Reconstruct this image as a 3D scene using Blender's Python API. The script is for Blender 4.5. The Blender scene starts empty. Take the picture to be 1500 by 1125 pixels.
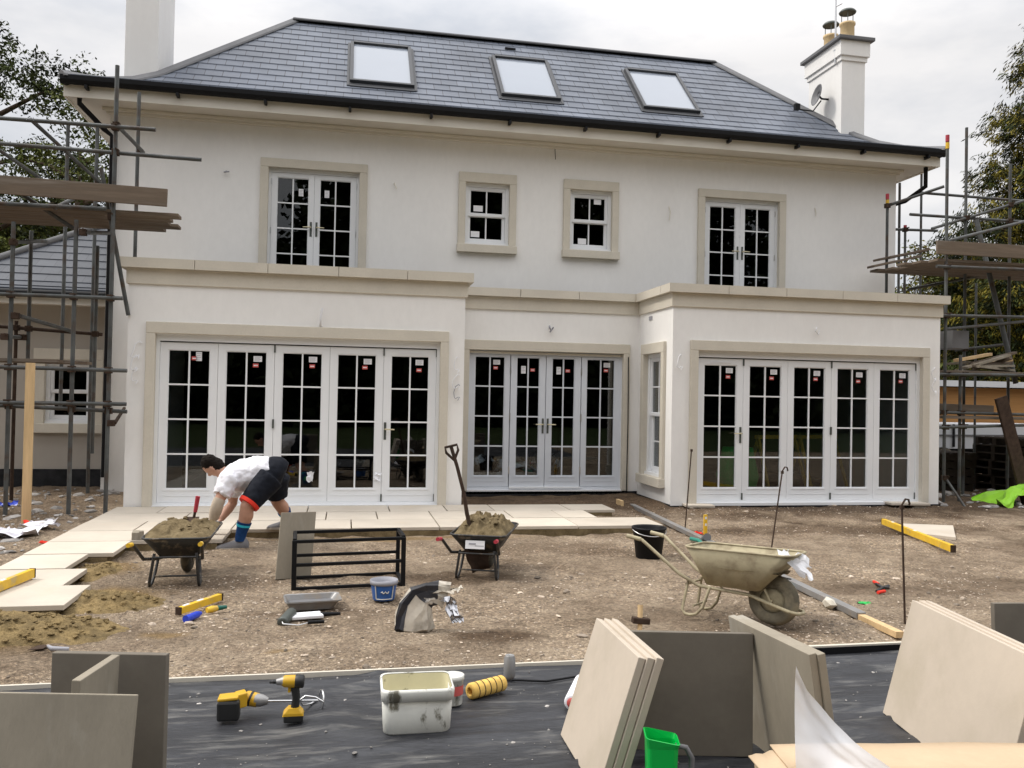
import bpy, bmesh, math, random
from mathutils import Vector, Matrix, noise
R = random.Random(7)
rad = math.radians
S = bpy.context.scene
COL = S.collection
# ------------------------------------------------------------------ camera
CAM = Vector((0, -11.744, 1.503))
FW = Vector((0.19283841, 0.98109651, 0.01621674)); RT = Vector((0.98098191, -0.19313523, 0.01932028)); UP = Vector((-0.02208708, -0.01218263, 0.99968182))
FPX = 1240.0
cd = bpy.data.cameras.new('camera'); cam = bpy.data.objects.new('camera', cd); COL.objects.link(cam)
cd.sensor_fit = 'HORIZONTAL'; cd.sensor_width = 36; cd.lens = FPX/1500*36; cd.clip_start = .05; cd.clip_end = 1000
M3 = Matrix((RT, UP, -FW)).transposed(); cam.matrix_world = Matrix.Translation(CAM) @ M3.to_4x4()
S.camera = cam
# ------------------------------------------------------------------ sky, sun, exposure
SUN_DIR = Vector((-.80, .22, .95)).normalized()
W = bpy.data.worlds.new("World"); S.world = W; W.use_nodes = True
nt = W.node_tree; nt.nodes.clear()
def wn(t, **k):
    n = nt.nodes.new(t)
    for a, b in k.items(): setattr(n, a, b)
    return n
out = wn('ShaderNodeOutputWorld'); bg = wn('ShaderNodeBackground'); bg.inputs['Strength'].default_value = .1
sky = wn('ShaderNodeTexSky', sky_type='NISHITA', sun_disc=False); sky.sun_elevation = math.asin(SUN_DIR.z); sky.sun_rotation = math.atan2(SUN_DIR.x, SUN_DIR.y)
tc = wn('ShaderNodeTexCoord'); sep = wn('ShaderNodeSeparateXYZ'); nt.links.new(tc.outputs['Generated'], sep.inputs[0])
mp = wn('ShaderNodeMapping'); mp.inputs['Scale'].default_value = (2.2, 2.2, 5.5); nt.links.new(tc.outputs['Generated'], mp.inputs[0])
no = wn('ShaderNodeTexNoise'); no.inputs['Scale'].default_value = 1.4; no.inputs['Detail'].default_value = 6; no.inputs['Roughness'].default_value = .55; nt.links.new(mp.outputs[0], no.inputs[0])
cr = wn('ShaderNodeValToRGB'); e = cr.color_ramp.elements
e[0].position = .36; e[0].color = (4.4, 4.55, 4.85, 1); e[1].position = .62; e[1].color = (7.0, 6.8, 6.65, 1)
nt.links.new(no.outputs['Fac'], cr.inputs[0])
gr = wn('ShaderNodeMapRange'); gr.inputs['From Min'].default_value = .36; gr.inputs['From Max'].default_value = .85; gr.inputs['To Min'].default_value = 1.0; gr.inputs['To Max'].default_value = 3.0
nt.links.new(sep.outputs['Z'], gr.inputs['Value'])
mu = wn('ShaderNodeVectorMath', operation='SCALE'); nt.links.new(cr.outputs[0], mu.inputs[0]); nt.links.new(gr.outputs[0], mu.inputs['Scale'])
mx = wn('ShaderNodeMix', data_type='RGBA'); mx.inputs['Factor'].default_value = .9
nt.links.new(sky.outputs[0], mx.inputs[6]); nt.links.new(mu.outputs[0], mx.inputs[7]); nt.links.new(mx.outputs[2], bg.inputs['Color']); nt.links.new(bg.outputs[0], out.inputs[0])
sl = bpy.data.lights.new('sun', 'SUN'); sun = bpy.data.objects.new('sun', sl); COL.objects.link(sun)
sl.energy = 1.5; sl.angle = rad(12); sl.color = (1, .95, .87); sun.rotation_euler = (-SUN_DIR).to_track_quat('-Z', 'Y').to_euler()
S.view_settings.view_transform = 'Standard'; S.view_settings.look = 'None'; S.view_settings.gamma = 1; S.view_settings.exposure = .5
# ------------------------------------------------------------------ placing helpers: a photo pixel as a point on the ground / a plane
def _ray(u, v): return FW*FPX + RT*(u-750) - UP*(v-562.5)
def G(u, v, z=-.1):
    d = _ray(u, v); return CAM + d*((z-CAM.z)/d.z)
def PY(u, v, y):
    d = _ray(u, v); return CAM + d*((y-CAM.y)/d.y)
# ------------------------------------------------------------------ mesh builder
class MB:
    def __init__(s, off=(0, 0, 0), T=None): s.v = []; s.f = []; s.sm = []; s.off = Vector(off); s.T = T
    def add(s, vs, fs, smooth=False):
        b = len(s.v)
        for p in vs:
            p = Vector(p)
            if s.T: p = s.T(p)
            s.v.append(p - s.off)
        for f in fs: s.f.append([b+i for i in f]); s.sm.append(smooth)
        return s
    def box(s, x0, x1, y0, y1, z0, z1):
        vs = [(x, y, z) for z in (z0, z1) for y in (y0, y1) for x in (x0, x1)]
        return s.add(vs, [(0, 2, 3, 1), (4, 5, 7, 6), (0, 1, 5, 4), (2, 6, 7, 3), (0, 4, 6, 2), (1, 3, 7, 5)])
    def obox(s, c, ax, ay, az):      # centre and three half-vectors
        c, ax, ay, az = map(Vector, (c, ax, ay, az))
        vs = [c+ax*i+ay*j+az*k for k in (-1, 1) for j in (-1, 1) for i in (-1, 1)]
        return s.add(vs, [(0, 2, 3, 1), (4, 5, 7, 6), (0, 1, 5, 4), (2, 6, 7, 3), (0, 4, 6, 2), (1, 3, 7, 5)])
    def bar(s, p, q, w, h, up=(0, 0, 1)):
        p, q = Vector(p), Vector(q); d = (q-p); x = d.normalized().cross(Vector(up)).normalized(); z = x.cross(d.normalized())
        return s.obox((p+q)/2, d/2, x*w/2, z*h/2)
    def tube(s, pts, r, n=10, cap=True, closed=False):
        pts = [Vector(p) for p in pts]; m = len(pts); rs = r if isinstance(r, (list, tuple)) else [r]*m
        t0 = (pts[1]-pts[0]).normalized(); a = Vector((0, 0, 1)) if abs(t0.z) < .9 else Vector((1, 0, 0)); nx = t0.cross(a).normalized()
        vs = []
        for i, p in enumerate(pts):
            if closed: t = (pts[(i+1) % m]-pts[i-1]).normalized()
            else: t = (pts[min(i+1, m-1)]-pts[max(i-1, 0)]).normalized()
            nx = (nx - t*nx.dot(t)).normalized(); ny = t.cross(nx)
            for k in range(n):
                an = 2*math.pi*k/n; vs.append(p + (nx*math.cos(an)+ny*math.sin(an))*rs[i])
        fs = []
        for i in range(m if closed else m-1):
            for k in range(n):
                j = (i+1) % m; fs.append((i*n+k, i*n+(k+1) % n, j*n+(k+1) % n, j*n+k))
        s.add(vs, fs, True)
        if cap and not closed:
            s.add([vs[k] for k in range(n)], [tuple(reversed(range(n)))]); s.add(vs[-n:], [tuple(range(n))])
        return s
    def lathe(s, prof, c=(0, 0, 0), ax=(0, 0, 1), n=24, cap0=True, cap1=True):
        ax = Vector(ax).normalized(); c = Vector(c); a = Vector((1, 0, 0)) if abs(ax.x) < .8 else Vector((0, 1, 0))
        x = ax.cross(a).normalized(); y = ax.cross(x); vs = []
        for r, h in prof:
            for k in range(n):
                an = 2*math.pi*k/n; vs.append(c+ax*h+(x*math.cos(an)+y*math.sin(an))*r)
        fs = [(i*n+k, i*n+(k+1) % n, (i+1)*n+(k+1) % n, (i+1)*n+k) for i in range(len(prof)-1) for k in range(n)]
        s.add(vs, fs, True)
        if cap0: s.add(vs[:n], [tuple(reversed(range(n)))])
        if cap1: s.add(vs[-n:], [tuple(range(n))])
        return s
    def grid(s, P, smooth=True):    # rows of points
        n = len(P[0]); vs = [p for r in P for p in r]
        return s.add(vs, [(i*n+j, i*n+j+1, (i+1)*n+j+1, (i+1)*n+j) for i in range(len(P)-1) for j in range(n-1)], smooth)
    def loft(s, rings, cap0=True, cap1=True, smooth=False):
        n = len(rings[0]); vs = [p for r in rings for p in r]
        s.add(vs, [(i*n+k, i*n+(k+1) % n, (i+1)*n+(k+1) % n, (i+1)*n+k) for i in range(len(rings)-1) for k in range(n)], smooth)
        if cap0: s.add(rings[0], [tuple(reversed(range(n)))])
        if cap1: s.add(rings[-1], [tuple(range(n))])
        return s
    def prism(s, poly, d):
        d = Vector(d); return s.loft([[Vector(p) for p in poly], [Vector(p)+d for p in poly]])
    def build(s, name, mat, parent=None, bevel=0, solid=0, subd=0, weld=False, autonorm=True):
        me = bpy.data.meshes.new(name); me.from_pydata(s.v, [], s.f)
        me.polygons.foreach_set('use_smooth', s.sm)
        if autonorm or weld:
            bm = bmesh.new(); bm.from_mesh(me)
            if weld: bmesh.ops.remove_doubles(bm, verts=bm.verts, dist=1e-4)
            bmesh.ops.recalc_face_normals(bm, faces=bm.faces); bm.to_mesh(me); bm.free()
        o = bpy.data.objects.new(name, me); COL.objects.link(o)
        if mat: me.materials.append(mat)
        if parent: o.parent = parent
        if solid: m = o.modifiers.new('s', 'SOLIDIFY'); m.thickness = solid; m.offset = 0
        if bevel: m = o.modifiers.new('b', 'BEVEL'); m.width = bevel; m.segments = 2; m.limit_method = 'ANGLE'; m.angle_limit = rad(40)
        if subd: m = o.modifiers.new('u', 'SUBSURF'); m.levels = subd; m.render_levels = subd
        return o
def tag(o, label=None, cat=None, group=None, kind=None):
    if label: o['label'] = label
    if cat: o['category'] = cat
    if group: o['group'] = group
    if kind: o['kind'] = kind
    return o
def thing(name, label, cat, loc=(0, 0, 0), rz=0, group=None):
    o = bpy.data.objects.new(name, None); COL.objects.link(o); o.location = loc; o.rotation_euler = (0, 0, rz); o.empty_display_size = .1
    return tag(o, label, cat, group)
def one(mb, name, mat, label, cat, group=None, loc=None, rz=0, **k):
    o = mb.build(name, mat, None, **k); tag(o, label, cat, group)
    if loc is not None: o.location = loc; o.rotation_euler = (0, 0, rz)
    return o
def copy_tree(o, parent=None):
    c = o.copy(); COL.objects.link(c)
    if parent: c.parent = parent
    for ch in list(o.children): copy_tree(ch, c)
    return c
# ------------------------------------------------------------------ materials
def mat(name, col, rough=.6, var=.0, vs=4., col2=None, bump=0., bs=60., metal=0., spec=.5, stain=None, ss=2., sth=(.5, .7), stretch=(1, 1, 1), island=0., alpha=None, fine=0.):
    m = bpy.data.materials.new(name); m.use_nodes = True; t = m.node_tree; N = t.nodes; L = t.links
    b = N['Principled BSDF']; b.inputs['Roughness'].default_value = rough; b.inputs['Metallic'].default_value = metal; b.inputs['Specular IOR Level'].default_value = spec if rough < .7 else spec*.3
    b.inputs['Base Color'].default_value = (*col, 1)
    tcn = N.new('ShaderNodeTexCoord'); mpn = N.new('ShaderNodeMapping'); mpn.inputs['Scale'].default_value = stretch; L.new(tcn.outputs['Object'], mpn.inputs[0])
    cur = None
    def noi(sc, det=5):
        n = N.new('ShaderNodeTexNoise'); n.inputs['Scale'].default_value = sc; n.inputs['Detail'].default_value = det; n.inputs['Roughness'].default_value = .6; L.new(mpn.outputs[0], n.inputs['Vector']); return n
    def mixc(fac, a, c):
        x = N.new('ShaderNodeMix'); x.data_type = 'RGBA'
        if hasattr(fac, 'links'): L.new(fac, x.inputs[0])
        else: x.inputs[0].default_value = fac
        for i, q in ((6, a), (7, c)):
            if hasattr(q, 'links'): L.new(q, x.inputs[i])
            else: x.inputs[i].default_value = (*q, 1)
        return x.outputs[2]
    def rng(src, a, c, lo=0., hi=1.):
        r = N.new('ShaderNodeMapRange'); r.inputs[1].default_value = a; r.inputs[2].default_value = c; r.inputs[3].default_value = lo; r.inputs[4].default_value = hi; L.new(src, r.inputs[0]); return r.outputs[0]
    cur = col
    if var or col2:
        n = noi(vs); c2 = col2 or tuple(max(0, x*(1-var)) for x in col); c1 = col if col2 else tuple(min(1, x*(1+var)) for x in col)
        cur = mixc(rng(n.outputs[0], .32, .68), c1, c2)
    if fine:
        n = noi(vs*18, 3); q = N.new('ShaderNodeMix'); q.data_type = 'RGBA'; q.blend_type = 'MULTIPLY'; q.inputs[0].default_value = 1
        cc = mixc(rng(n.outputs[0], .3, .7), (1-fine,)*3, (1+fine,)*3)
        if hasattr(cur, 'links'): L.new(cur, q.inputs[6])
        else: q.inputs[6].default_value = (*cur, 1)
        L.new(cc, q.inputs[7]); cur = q.outputs[2]
    if stain:
        n = noi(ss, 8); cur = mixc(rng(n.outputs[0], *sth), cur, stain)
    if island:
        g = N.new('ShaderNodeNewGeometry'); q = N.new('ShaderNodeMix'); q.data_type = 'RGBA'; q.blend_type = 'MULTIPLY'; q.inputs[0].default_value = 1
        cc = mixc(g.outputs['Random Per Island'], (1-island,)*3, (1+island,)*3)
        if hasattr(cur, 'links'): L.new(cur, q.inputs[6])
        else: q.inputs[6].default_value = (*cur, 1)
        L.new(cc, q.inputs[7]); cur = q.outputs[2]
    if hasattr(cur, 'links'): L.new(cur, b.inputs['Base Color'])
    if bump:
        n = noi(bs, 6); bp = N.new('ShaderNodeBump'); bp.inputs['Strength'].default_value = bump; bp.inputs['Distance'].default_value = .01; L.new(n.outputs[0], bp.inputs['Height']); L.new(bp.outputs[0], b.inputs['Normal'])
    if alpha is not None: b.inputs['Alpha'].default_value = alpha
    return m
M = {}
M['render'] = mat('render_white', (.835, .82, .795), .85, .025, .8, bump=.07, bs=70, fine=.02, stain=(.785, .767, .74), ss=1.1, sth=(.5, .82), stretch=(1, 1, .45))
M['stone'] = mat('cast_stone', (.60, .555, .47), .8, .05, 2.5, bump=.08, bs=120, fine=.03)
M['soffit'] = mat('painted_soffit', (.72, .68, .60), .6, .03, 3)
M['white'] = mat('white_paint', (.80, .81, .82), .35, .02, 2)
M['greywhite'] = mat('primer_paint', (.66, .69, .74), .4, .02, 2)  # white joinery tinted grey-blue: the centre doors' shade is in the colour
M['black'] = mat('black_plastic', (.007, .007, .008), .5, .2, 6, spec=.2)
M['rwframe'] = mat('dark_roof_window_frame', (.045, .047, .052), .5, .1, 5)
M['hip'] = mat('grey_hip_lead', (.13, .13, .135), .55, .15, 3)
M['dark'] = mat('dark_interior', (.035, .035, .037), .9, .1, 1)  # near black, so the unlit look of the rooms is painted in
M['brass'] = mat('door_brass', (.62, .55, .38), .3, .05, 8, metal=1)
M['sticker'] = mat('white_sticker', (.78, .78, .80), .6)
M['red'] = mat('red_label', (.55, .10, .09), .5, .1, 9)
M['print'] = mat('grey_print', (.30, .30, .33), .6)
M['pot'] = mat('buff_clay_pot', (.62, .47, .27), .8, .1, 6, bump=.1)
M['cowl'] = mat('cowl_metal', (.10, .11, .10), .5, .1, 6, metal=.5)
M['tube'] = mat('galvanised_tube', (.085, .09, .088), .55, .35, 4, metal=.3, stain=(.07, .045, .03), ss=5, sth=(.5, .7))
M['rust'] = mat('rusty_steel', (.055, .036, .026), .8, .3, 12, bump=.2, bs=150)
M['board'] = mat('scaffold_board', (.155, .12, .09), .85, .3, 3, stain=(.26, .22, .18), ss=3, sth=(.5, .75), stretch=(.4, 5, 5), bump=.2)
M['newwood'] = mat('new_timber', (.62, .44, .24), .7, .15, 3, stretch=(6, 6, .6), bump=.1)
M['redcap'] = mat('red_cap', (.40, .03, .05), .5)
M['yel'] = mat('yellow_paint', (.72, .45, .03), .45, .12, 8, stain=(.45, .36, .2), ss=9, sth=(.56, .72))
M['slab'] = mat('sandstone_slab', (.53, .455, .37), .8, .07, 1.2, bump=.05, bs=70, fine=.02, stain=(.44, .38, .29), ss=2.2, sth=(.5, .75))
M['slabpale'] = mat('laid_porcelain_slab', (.55, .49, .41), .75, .09, 1.5, island=.10, bump=.06, bs=50, fine=.02, stain=(.55, .46, .35), ss=1.6, sth=(.58, .8))
M['slabgrey'] = mat('grey_slab_back', (.29, .255, .20), .85, .14, 2.2, stain=(.37, .34, .285), ss=3, sth=(.52, .7), stretch=(2, 2, .6), bump=.1, fine=.03)
M['slabdark'] = mat('brown_slab_back', (.165, .145, .118), .85, .12, 2, bump=.05, fine=.03, stain=(.20, .178, .145), ss=3, sth=(.5, .75))
M['mortar'] = mat('sandy_mortar', (.215, .165, .092), .95, .3, 9, col2=(.115, .085, .045), bump=1.0, bs=40, fine=.25)
M['sand'] = mat('sharp_sand', (.265, .19, .088), .95, .3, 7, col2=(.125, .092, .046), bump=1., bs=40, fine=.35)
M['creambarrow'] = mat('mortar_caked_cream_steel', (.42, .37, .25), .8, .12, 5, stain=(.27, .225, .15), ss=6, sth=(.48, .68), bump=.15, bs=60)
M['blackbarrow'] = mat('worn_black_steel', (.025, .025, .025), .55, .3, 8, stain=(.20, .16, .11), ss=9, sth=(.54, .7), bump=.1)
M['tyre'] = mat('dusty_tyre', (.06, .055, .045), .9, .3, 8, stain=(.25, .21, .14), ss=8, sth=(.45, .7))
M['mudtyre'] = mat('muddy_tyre', (.15, .135, .10), .95, .3, 6, stain=(.30, .26, .18), ss=7, sth=(.42, .62), bump=.2)
M['blue'] = mat('blue_plastic', (.02, .10, .34), .35, .1, 8)
M['bluebright'] = mat('bright_blue_plastic', (.02, .06, .55), .35, .08, 8)
M['tubwhite'] = mat('dirty_white_plastic', (.66, .66, .61), .5, .10, 4, stain=(.13, .12, .085), ss=8, sth=(.585, .66), stretch=(1.5, 1.5, .6), bump=.1)
M['tubin'] = mat('stained_cream_plastic', (.60, .56, .38), .5, .1, 5, stain=(.2, .18, .1), ss=12, sth=(.58, .66))
M['green'] = mat('green_plastic', (.0, .42, .06), .3, .05, 8)
M['hivis'] = mat('hi_vis_green', (.30, .64, .03), .6, .1, 5)
M['card'] = mat('cardboard', (.52, .395, .265), .85, .07, 3, bump=.05, fine=.02)
M['chrome'] = mat('brushed_steel', (.62, .62, .62), .3, .05, 20, metal=1)
M['alu'] = mat('dusty_aluminium', (.30, .295, .29), .5, .15, 6, metal=.5, stain=(.34, .28, .22), ss=7, sth=(.5, .75))
M['toolyel'] = mat('tool_yellow', (.60, .35, .02), .4, .05, 10)
M['toolblk'] = mat('tool_black', (.016, .016, .016), .5, .2, 10)
M['skin'] = mat('skin', (.46, .25, .17), .55, .08, 9)
M['hair'] = mat('dark_hair', (.010, .007, .005), .8, .3, 40, bump=.6, bs=80)
M['tshirt'] = mat('white_cotton', (.80, .79, .83), .85, .04, 5, bump=.12, bs=22)
M['shorts'] = mat('navy_shorts', (.010, .012, .018), .8, .2, 6, bump=.15, bs=24)
M['redtrim'] = mat('red_trim', (.75, .05, .03), .7)
M['sock'] = mat('blue_sock', (.012, .045, .14), .9, .2, 30)
M['sockstripe'] = mat('turquoise_stripe', (.04, .42, .55), .9)
M['sockgreen'] = mat('green_stripe', (.05, .45, .14), .9)
M['shoe'] = mat('grey_trainer', (.17, .165, .17), .75, .15, 12)
M['shoesole'] = mat('trainer_sole', (.42, .38, .33), .8, .1, 8)
M['elbowpad'] = mat('dusty_bandage', (.50, .42, .33), .9, .1, 20, bump=.2)
M['bagblk'] = mat('black_plastic_bag', (.02, .02, .025), .25, .2, 10)
M['bagcream'] = mat('cement_bag_paper', (.55, .50, .42), .6, .15, 6, stain=(.25, .22, .18), ss=7, sth=(.5, .7), bump=.2, bs=30)
M['bagprint'] = mat('printed_paper_sack', (.56, .52, .46), .55, .1, 6, stain=(.02, .02, .025), ss=6, sth=(.43, .47), bump=.3, bs=24)
M['foil'] = mat('foil', (.5, .5, .52), .25, .1, 5, metal=1, bump=.6, bs=14)
M['rubble'] = mat('pale_rubble', (.34, .32, .30), .95, .2, 6, island=.45, bump=.3, bs=60)
M['pebble'] = mat('pebbles', (.41, .34, .27), .9, .15, 9, island=.7)
M['plinth'] = mat('black_plinth', (.025, .025, .027), .85, .4, 5, bump=.2)
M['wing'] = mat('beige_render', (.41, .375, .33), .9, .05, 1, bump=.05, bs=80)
M['plinthwood'] = mat('dark_wet_wood', (.045, .036, .028), .9, .3, 5, bump=.2)  # near black so the added pallets read as the dark under the scaffold
M['vanwhite'] = mat('van_white', (.6, .62, .64), .3, .03, 2)
M['hut'] = mat('orange_timber_cladding', (.42, .225, .085), .7, .15, 2, stretch=(.3, 1, 9))
M['bark'] = mat('bark', (.075, .055, .04), .95, .3, 8, bump=.5, bs=25)
def leafmat(name, c, isl=.5):
    m = mat(name, c, .65, .25, .6, island=isl); b = m.node_tree.nodes['Principled BSDF']; b.inputs['Specular IOR Level'].default_value = .08
    return m
M['leaf1'] = leafmat('leaf_green', (.050, .064, .018)); M['leaf2'] = leafmat('leaf_bright', (.10, .115, .03)); M['leaf3'] = leafmat('conifer_gold', (.12, .10, .014), .7); M['leaf4'] = leafmat('leaf_dark', (.016, .022, .008))
# thin clear glass: fresnel reflection over a slightly tinted see-through pane
def glassmat(name, tint, refl=1.0):
    m = bpy.data.materials.new(name); m.use_nodes = True; t = m.node_tree; N = t.nodes; N.clear(); L = t.links
    o = N.new('ShaderNodeOutputMaterial'); x = N.new('ShaderNodeMixShader'); tr = N.new('ShaderNodeBsdfTransparent'); tr.inputs[0].default_value = (*tint, 1)
    gl = N.new('ShaderNodeBsdfGlossy'); gl.inputs['Roughness'].default_value = .01; gl.inputs[0].default_value = (refl, refl, refl, 1)
    fr = N.new('ShaderNodeFresnel'); ge = N.new('ShaderNodeNewGeometry'); mr = N.new('ShaderNodeMapRange'); mr.inputs[3].default_value = 1.55; mr.inputs[4].default_value = 1/1.55; L.new(ge.outputs['Backfacing'], mr.inputs[0]); L.new(mr.outputs[0], fr.inputs[0])   # same reflectance from both sides
    tcn = N.new('ShaderNodeTexCoord'); no_ = N.new('ShaderNodeTexNoise'); no_.inputs['Scale'].default_value = .9; bp = N.new('ShaderNodeBump'); bp.inputs['Strength'].default_value = .03; bp.inputs['Distance'].default_value = .02
    L.new(tcn.outputs['Object'], no_.inputs[0]); L.new(no_.outputs[0], bp.inputs['Height']); L.new(bp.outputs[0], gl.inputs['Normal'])
    L.new(fr.outputs[0], x.inputs[0]); L.new(tr.outputs[0], x.inputs[1]); L.new(gl.outputs[0], x.inputs[2]); L.new(x.outputs[0], o.inputs[0]); return m
M['glass'] = glassmat('window_glass', (.62, .65, .66))
def clearfilm():
    m = glassmat('clear_polythene', (.9, .9, .92)); N = m.node_tree.nodes; L = m.node_tree.links
    o = [n for n in N if n.type == 'OUTPUT_MATERIAL'][0]; src = o.inputs[0].links[0].from_socket
    d = N.new('ShaderNodeBsdfPrincipled'); d.inputs['Base Color'].default_value = (.86, .87, .90, 1); d.inputs['Roughness'].default_value = .3; d.inputs['Transmission Weight'].default_value = 0
    x = N.new('ShaderNodeMixShader'); x.inputs[0].default_value = .82; L.new(src, x.inputs[1]); L.new(d.outputs[0], x.inputs[2]); L.new(x.outputs[0], o.inputs[0]); return m
M['film'] = clearfilm()
M['skyglass'] = mat('skylight_blind_glass', (.30, .33, .38), .12, .02, 1)  # pale opaque colour stands in for the sky mirrored in the glass
def slatemat(name='roof_slate', k=1.):
    m = bpy.data.materials.new(name); m.use_nodes = True; t = m.node_tree; N = t.nodes; L = t.links; b = N['Principled BSDF']
    uv = N.new('ShaderNodeUVMap'); br = N.new('ShaderNodeTexBrick'); L.new(uv.outputs[0], br.inputs['Vector'])
    br.offset = .5; br.inputs['Scale'].default_value = 1; br.inputs['Brick Width'].default_value = .285; br.inputs['Row Height'].default_value = 1.0
    br.inputs['Mortar Size'].default_value = .006; br.inputs['Mortar Smooth'].default_value = 0; br.inputs['Bias'].default_value = 0
    br.inputs['Color1'].default_value = (.102*k, .117*k, .148*k, 1); br.inputs['Color2'].default_value = (.135*k, .152*k, .188*k, 1); br.inputs['Mortar'].default_value = (.03, .033, .045, 1)
    tcn = N.new('ShaderNodeTexCoord'); n = N.new('ShaderNodeTexNoise'); n.inputs['Scale'].default_value = 1.1; n.inputs['Detail'].default_value = 8; L.new(tcn.outputs['Object'], n.inputs[0])
    mr = N.new('ShaderNodeMapRange'); mr.inputs[1].default_value = .3; mr.inputs[2].default_value = .7; mr.inputs[3].default_value = .78; mr.inputs[4].default_value = 1.22; L.new(n.outputs[0], mr.inputs[0])
    sc = N.new('ShaderNodeVectorMath'); sc.operation = 'SCALE'; L.new(br.outputs[0], sc.inputs[0]); L.new(mr.outputs[0], sc.inputs['Scale']); L.new(sc.outputs[0], b.inputs['Base Color'])
    b.inputs['Roughness'].default_value = .5
    n2 = N.new('ShaderNodeTexNoise'); n2.inputs['Scale'].default_value = 25; L.new(tcn.outputs['Object'], n2.inputs[0]); bp = N.new('ShaderNodeBump'); bp.inputs['Strength'].default_value = .25; bp.inputs['Distance'].default_value = .01; L.new(n2.outputs[0], bp.inputs['Height']); L.new(bp.outputs[0], b.inputs['Normal'])
    return m
M['slate'] = slatemat(); M['slatedark'] = slatemat('wing_roof_slate', .45)  # wing copy darkened to put the trees' shade into its colour
def groundmat():
    m = bpy.data.materials.new('earth_and_gravel'); m.use_nodes = True; t = m.node_tree; N = t.nodes; L = t.links; b = N['Principled BSDF']; b.inputs['Roughness'].default_value = .95; b.inputs['Specular IOR Level'].default_value = .2
    tcn = N.new('ShaderNodeTexCoord')
    def noi(sc, det=8, ro=.6):
        n = N.new('ShaderNodeTexNoise'); n.inputs['Scale'].default_value = sc; n.inputs['Detail'].default_value = det; n.inputs['Roughness'].default_value = ro; L.new(tcn.outputs['Object'], n.inputs[0]); return n.outputs[0]
    def ramp(src, a, c, ca, cb):
        r = N.new('ShaderNodeValToRGB'); r.color_ramp.elements[0].position = a; r.color_ramp.elements[1].position = c; r.color_ramp.elements[0].color = (*ca, 1); r.color_ramp.elements[1].color = (*cb, 1); L.new(src, r.inputs[0]); return r.outputs[0]
    def mixc(f, a, c, bt='MIX'):
        x = N.new('ShaderNodeMix'); x.data_type = 'RGBA'; x.blend_type = bt
        for i, q in ((0, f), (6, a), (7, c)):
            if hasattr(q, 'links'): L.new(q, x.inputs[i])
            else: x.inputs[i].default_value = q if i == 0 else (*q, 1)
        return x.outputs[2]
    c = ramp(noi(1.3), .35, .65, (.25, .192, .137), (.39, .31, .23))
    c = mixc(1., c, ramp(noi(34, 4, .7), .3, .7, (.58, .58, .58), (1.42, 1.41, 1.39)), 'MULTIPLY')
    gm = ramp(noi(.8, 5), .42, .6, (0, 0, 0), (1, 1, 1))
    vo = N.new('ShaderNodeTexVoronoi'); vo.inputs['Scale'].default_value = 60; L.new(tcn.outputs['Object'], vo.inputs[0])
    sp = ramp(vo.outputs['Color'], .55, .95, (.9, .9, .9), (1.9, 1.88, 1.85)); c = mixc(gm, c, mixc(1., c, sp, 'MULTIPLY'))
    c = mixc(1., c, ramp(noi(5, 6), .35, .62, (.78, .75, .72), (1.12, 1.12, 1.1)), 'MULTIPLY')
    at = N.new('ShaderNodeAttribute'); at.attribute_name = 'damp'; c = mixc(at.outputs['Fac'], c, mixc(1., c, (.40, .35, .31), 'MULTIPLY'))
    a2 = N.new('ShaderNodeAttribute'); a2.attribute_name = 'sandy'; c = mixc(a2.outputs['Fac'], c, ramp(noi(9), .35, .65, (.20, .13, .055), (.33, .22, .10)))
    L.new(c, b.inputs['Base Color'])
    bp = N.new('ShaderNodeBump'); bp.inputs['Strength'].default_value = 1; bp.inputs['Distance'].default_value = .05; L.new(noi(26, 6, .7), bp.inputs['Height'])
    bp2 = N.new('ShaderNodeBump'); bp2.inputs['Strength'].default_value = .6; bp2.inputs['Distance'].default_value = .012; L.new(vo.outputs['Distance'], bp2.inputs['Height']); L.new(bp.outputs[0], bp2.inputs['Normal']); L.new(bp2.outputs[0], b.inputs['Normal'])
    return m
M['ground'] = groundmat()
M['membrane'] = mat('dusty_black_membrane', (.024, .025, .029), .5, .4, 2, stain=(.14, .136, .128), ss=6.5, sth=(.53, .74), stretch=(.45, 2.6, 1), bump=.5, bs=22, fine=.35)
# ------------------------------------------------------------------ ground
def sm(a, b, x):
    t = min(1, max(0, (x-a)/(b-a))); return t*t*(3-2*t)
def gauss(x, y, cx, cy, sx, sy): return math.exp(-((x-cx)/sx)**2-((y-cy)/sy)**2)
def gz(x, y):
    n = noise.noise(Vector((x*.7, y*.7, 0)))*.024 + noise.noise(Vector((x*2.2, y*2.8, 3)))*.024 + noise.noise(Vector((x*6, y*8, 7)))*.017 + noise.noise(Vector((x*15, y*17, 9)))*.008
    z = -.1
    amp = 1.0
    if y < -6.75: amp = .12
    if -2.9 < x < 3.85 and -5.5 < y < .2: # under and beside the laid patio: keep level
        pass
    near = sm(-1.5, -.3, y)*sm(3.9, 4.6, x)*sm(13, 9.5, x)
    z += near*.045
    alc = sm(-.3, .4, y)*sm(1.6, 1.8, x)*sm(4.8, 4.6, x)
    z += alc*.05
    left = sm(-2.95, -3.5, x)*sm(-7, -5.5, y)
    z += left*(.03+.05*abs(noise.noise(Vector((x*1.7, y*1.7, 11)))) + .03*noise.noise(Vector((x*6, y*6, 5))))
    z += .09*gauss(x, y, -2.35, -5.7, .55, .28) + .06*gauss(x, y, -1.85, -5.0, .3, .35) + .05*gauss(x, y, -2.0, -3.9, .25, .35)   # sand left by the slabs
    z += .03*gauss(x, y, -.6, -2.45, .5, .15)
    r = math.hypot(x-3, y); z += n*amp*(1 if r < 30 else 2)
    return z
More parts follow.
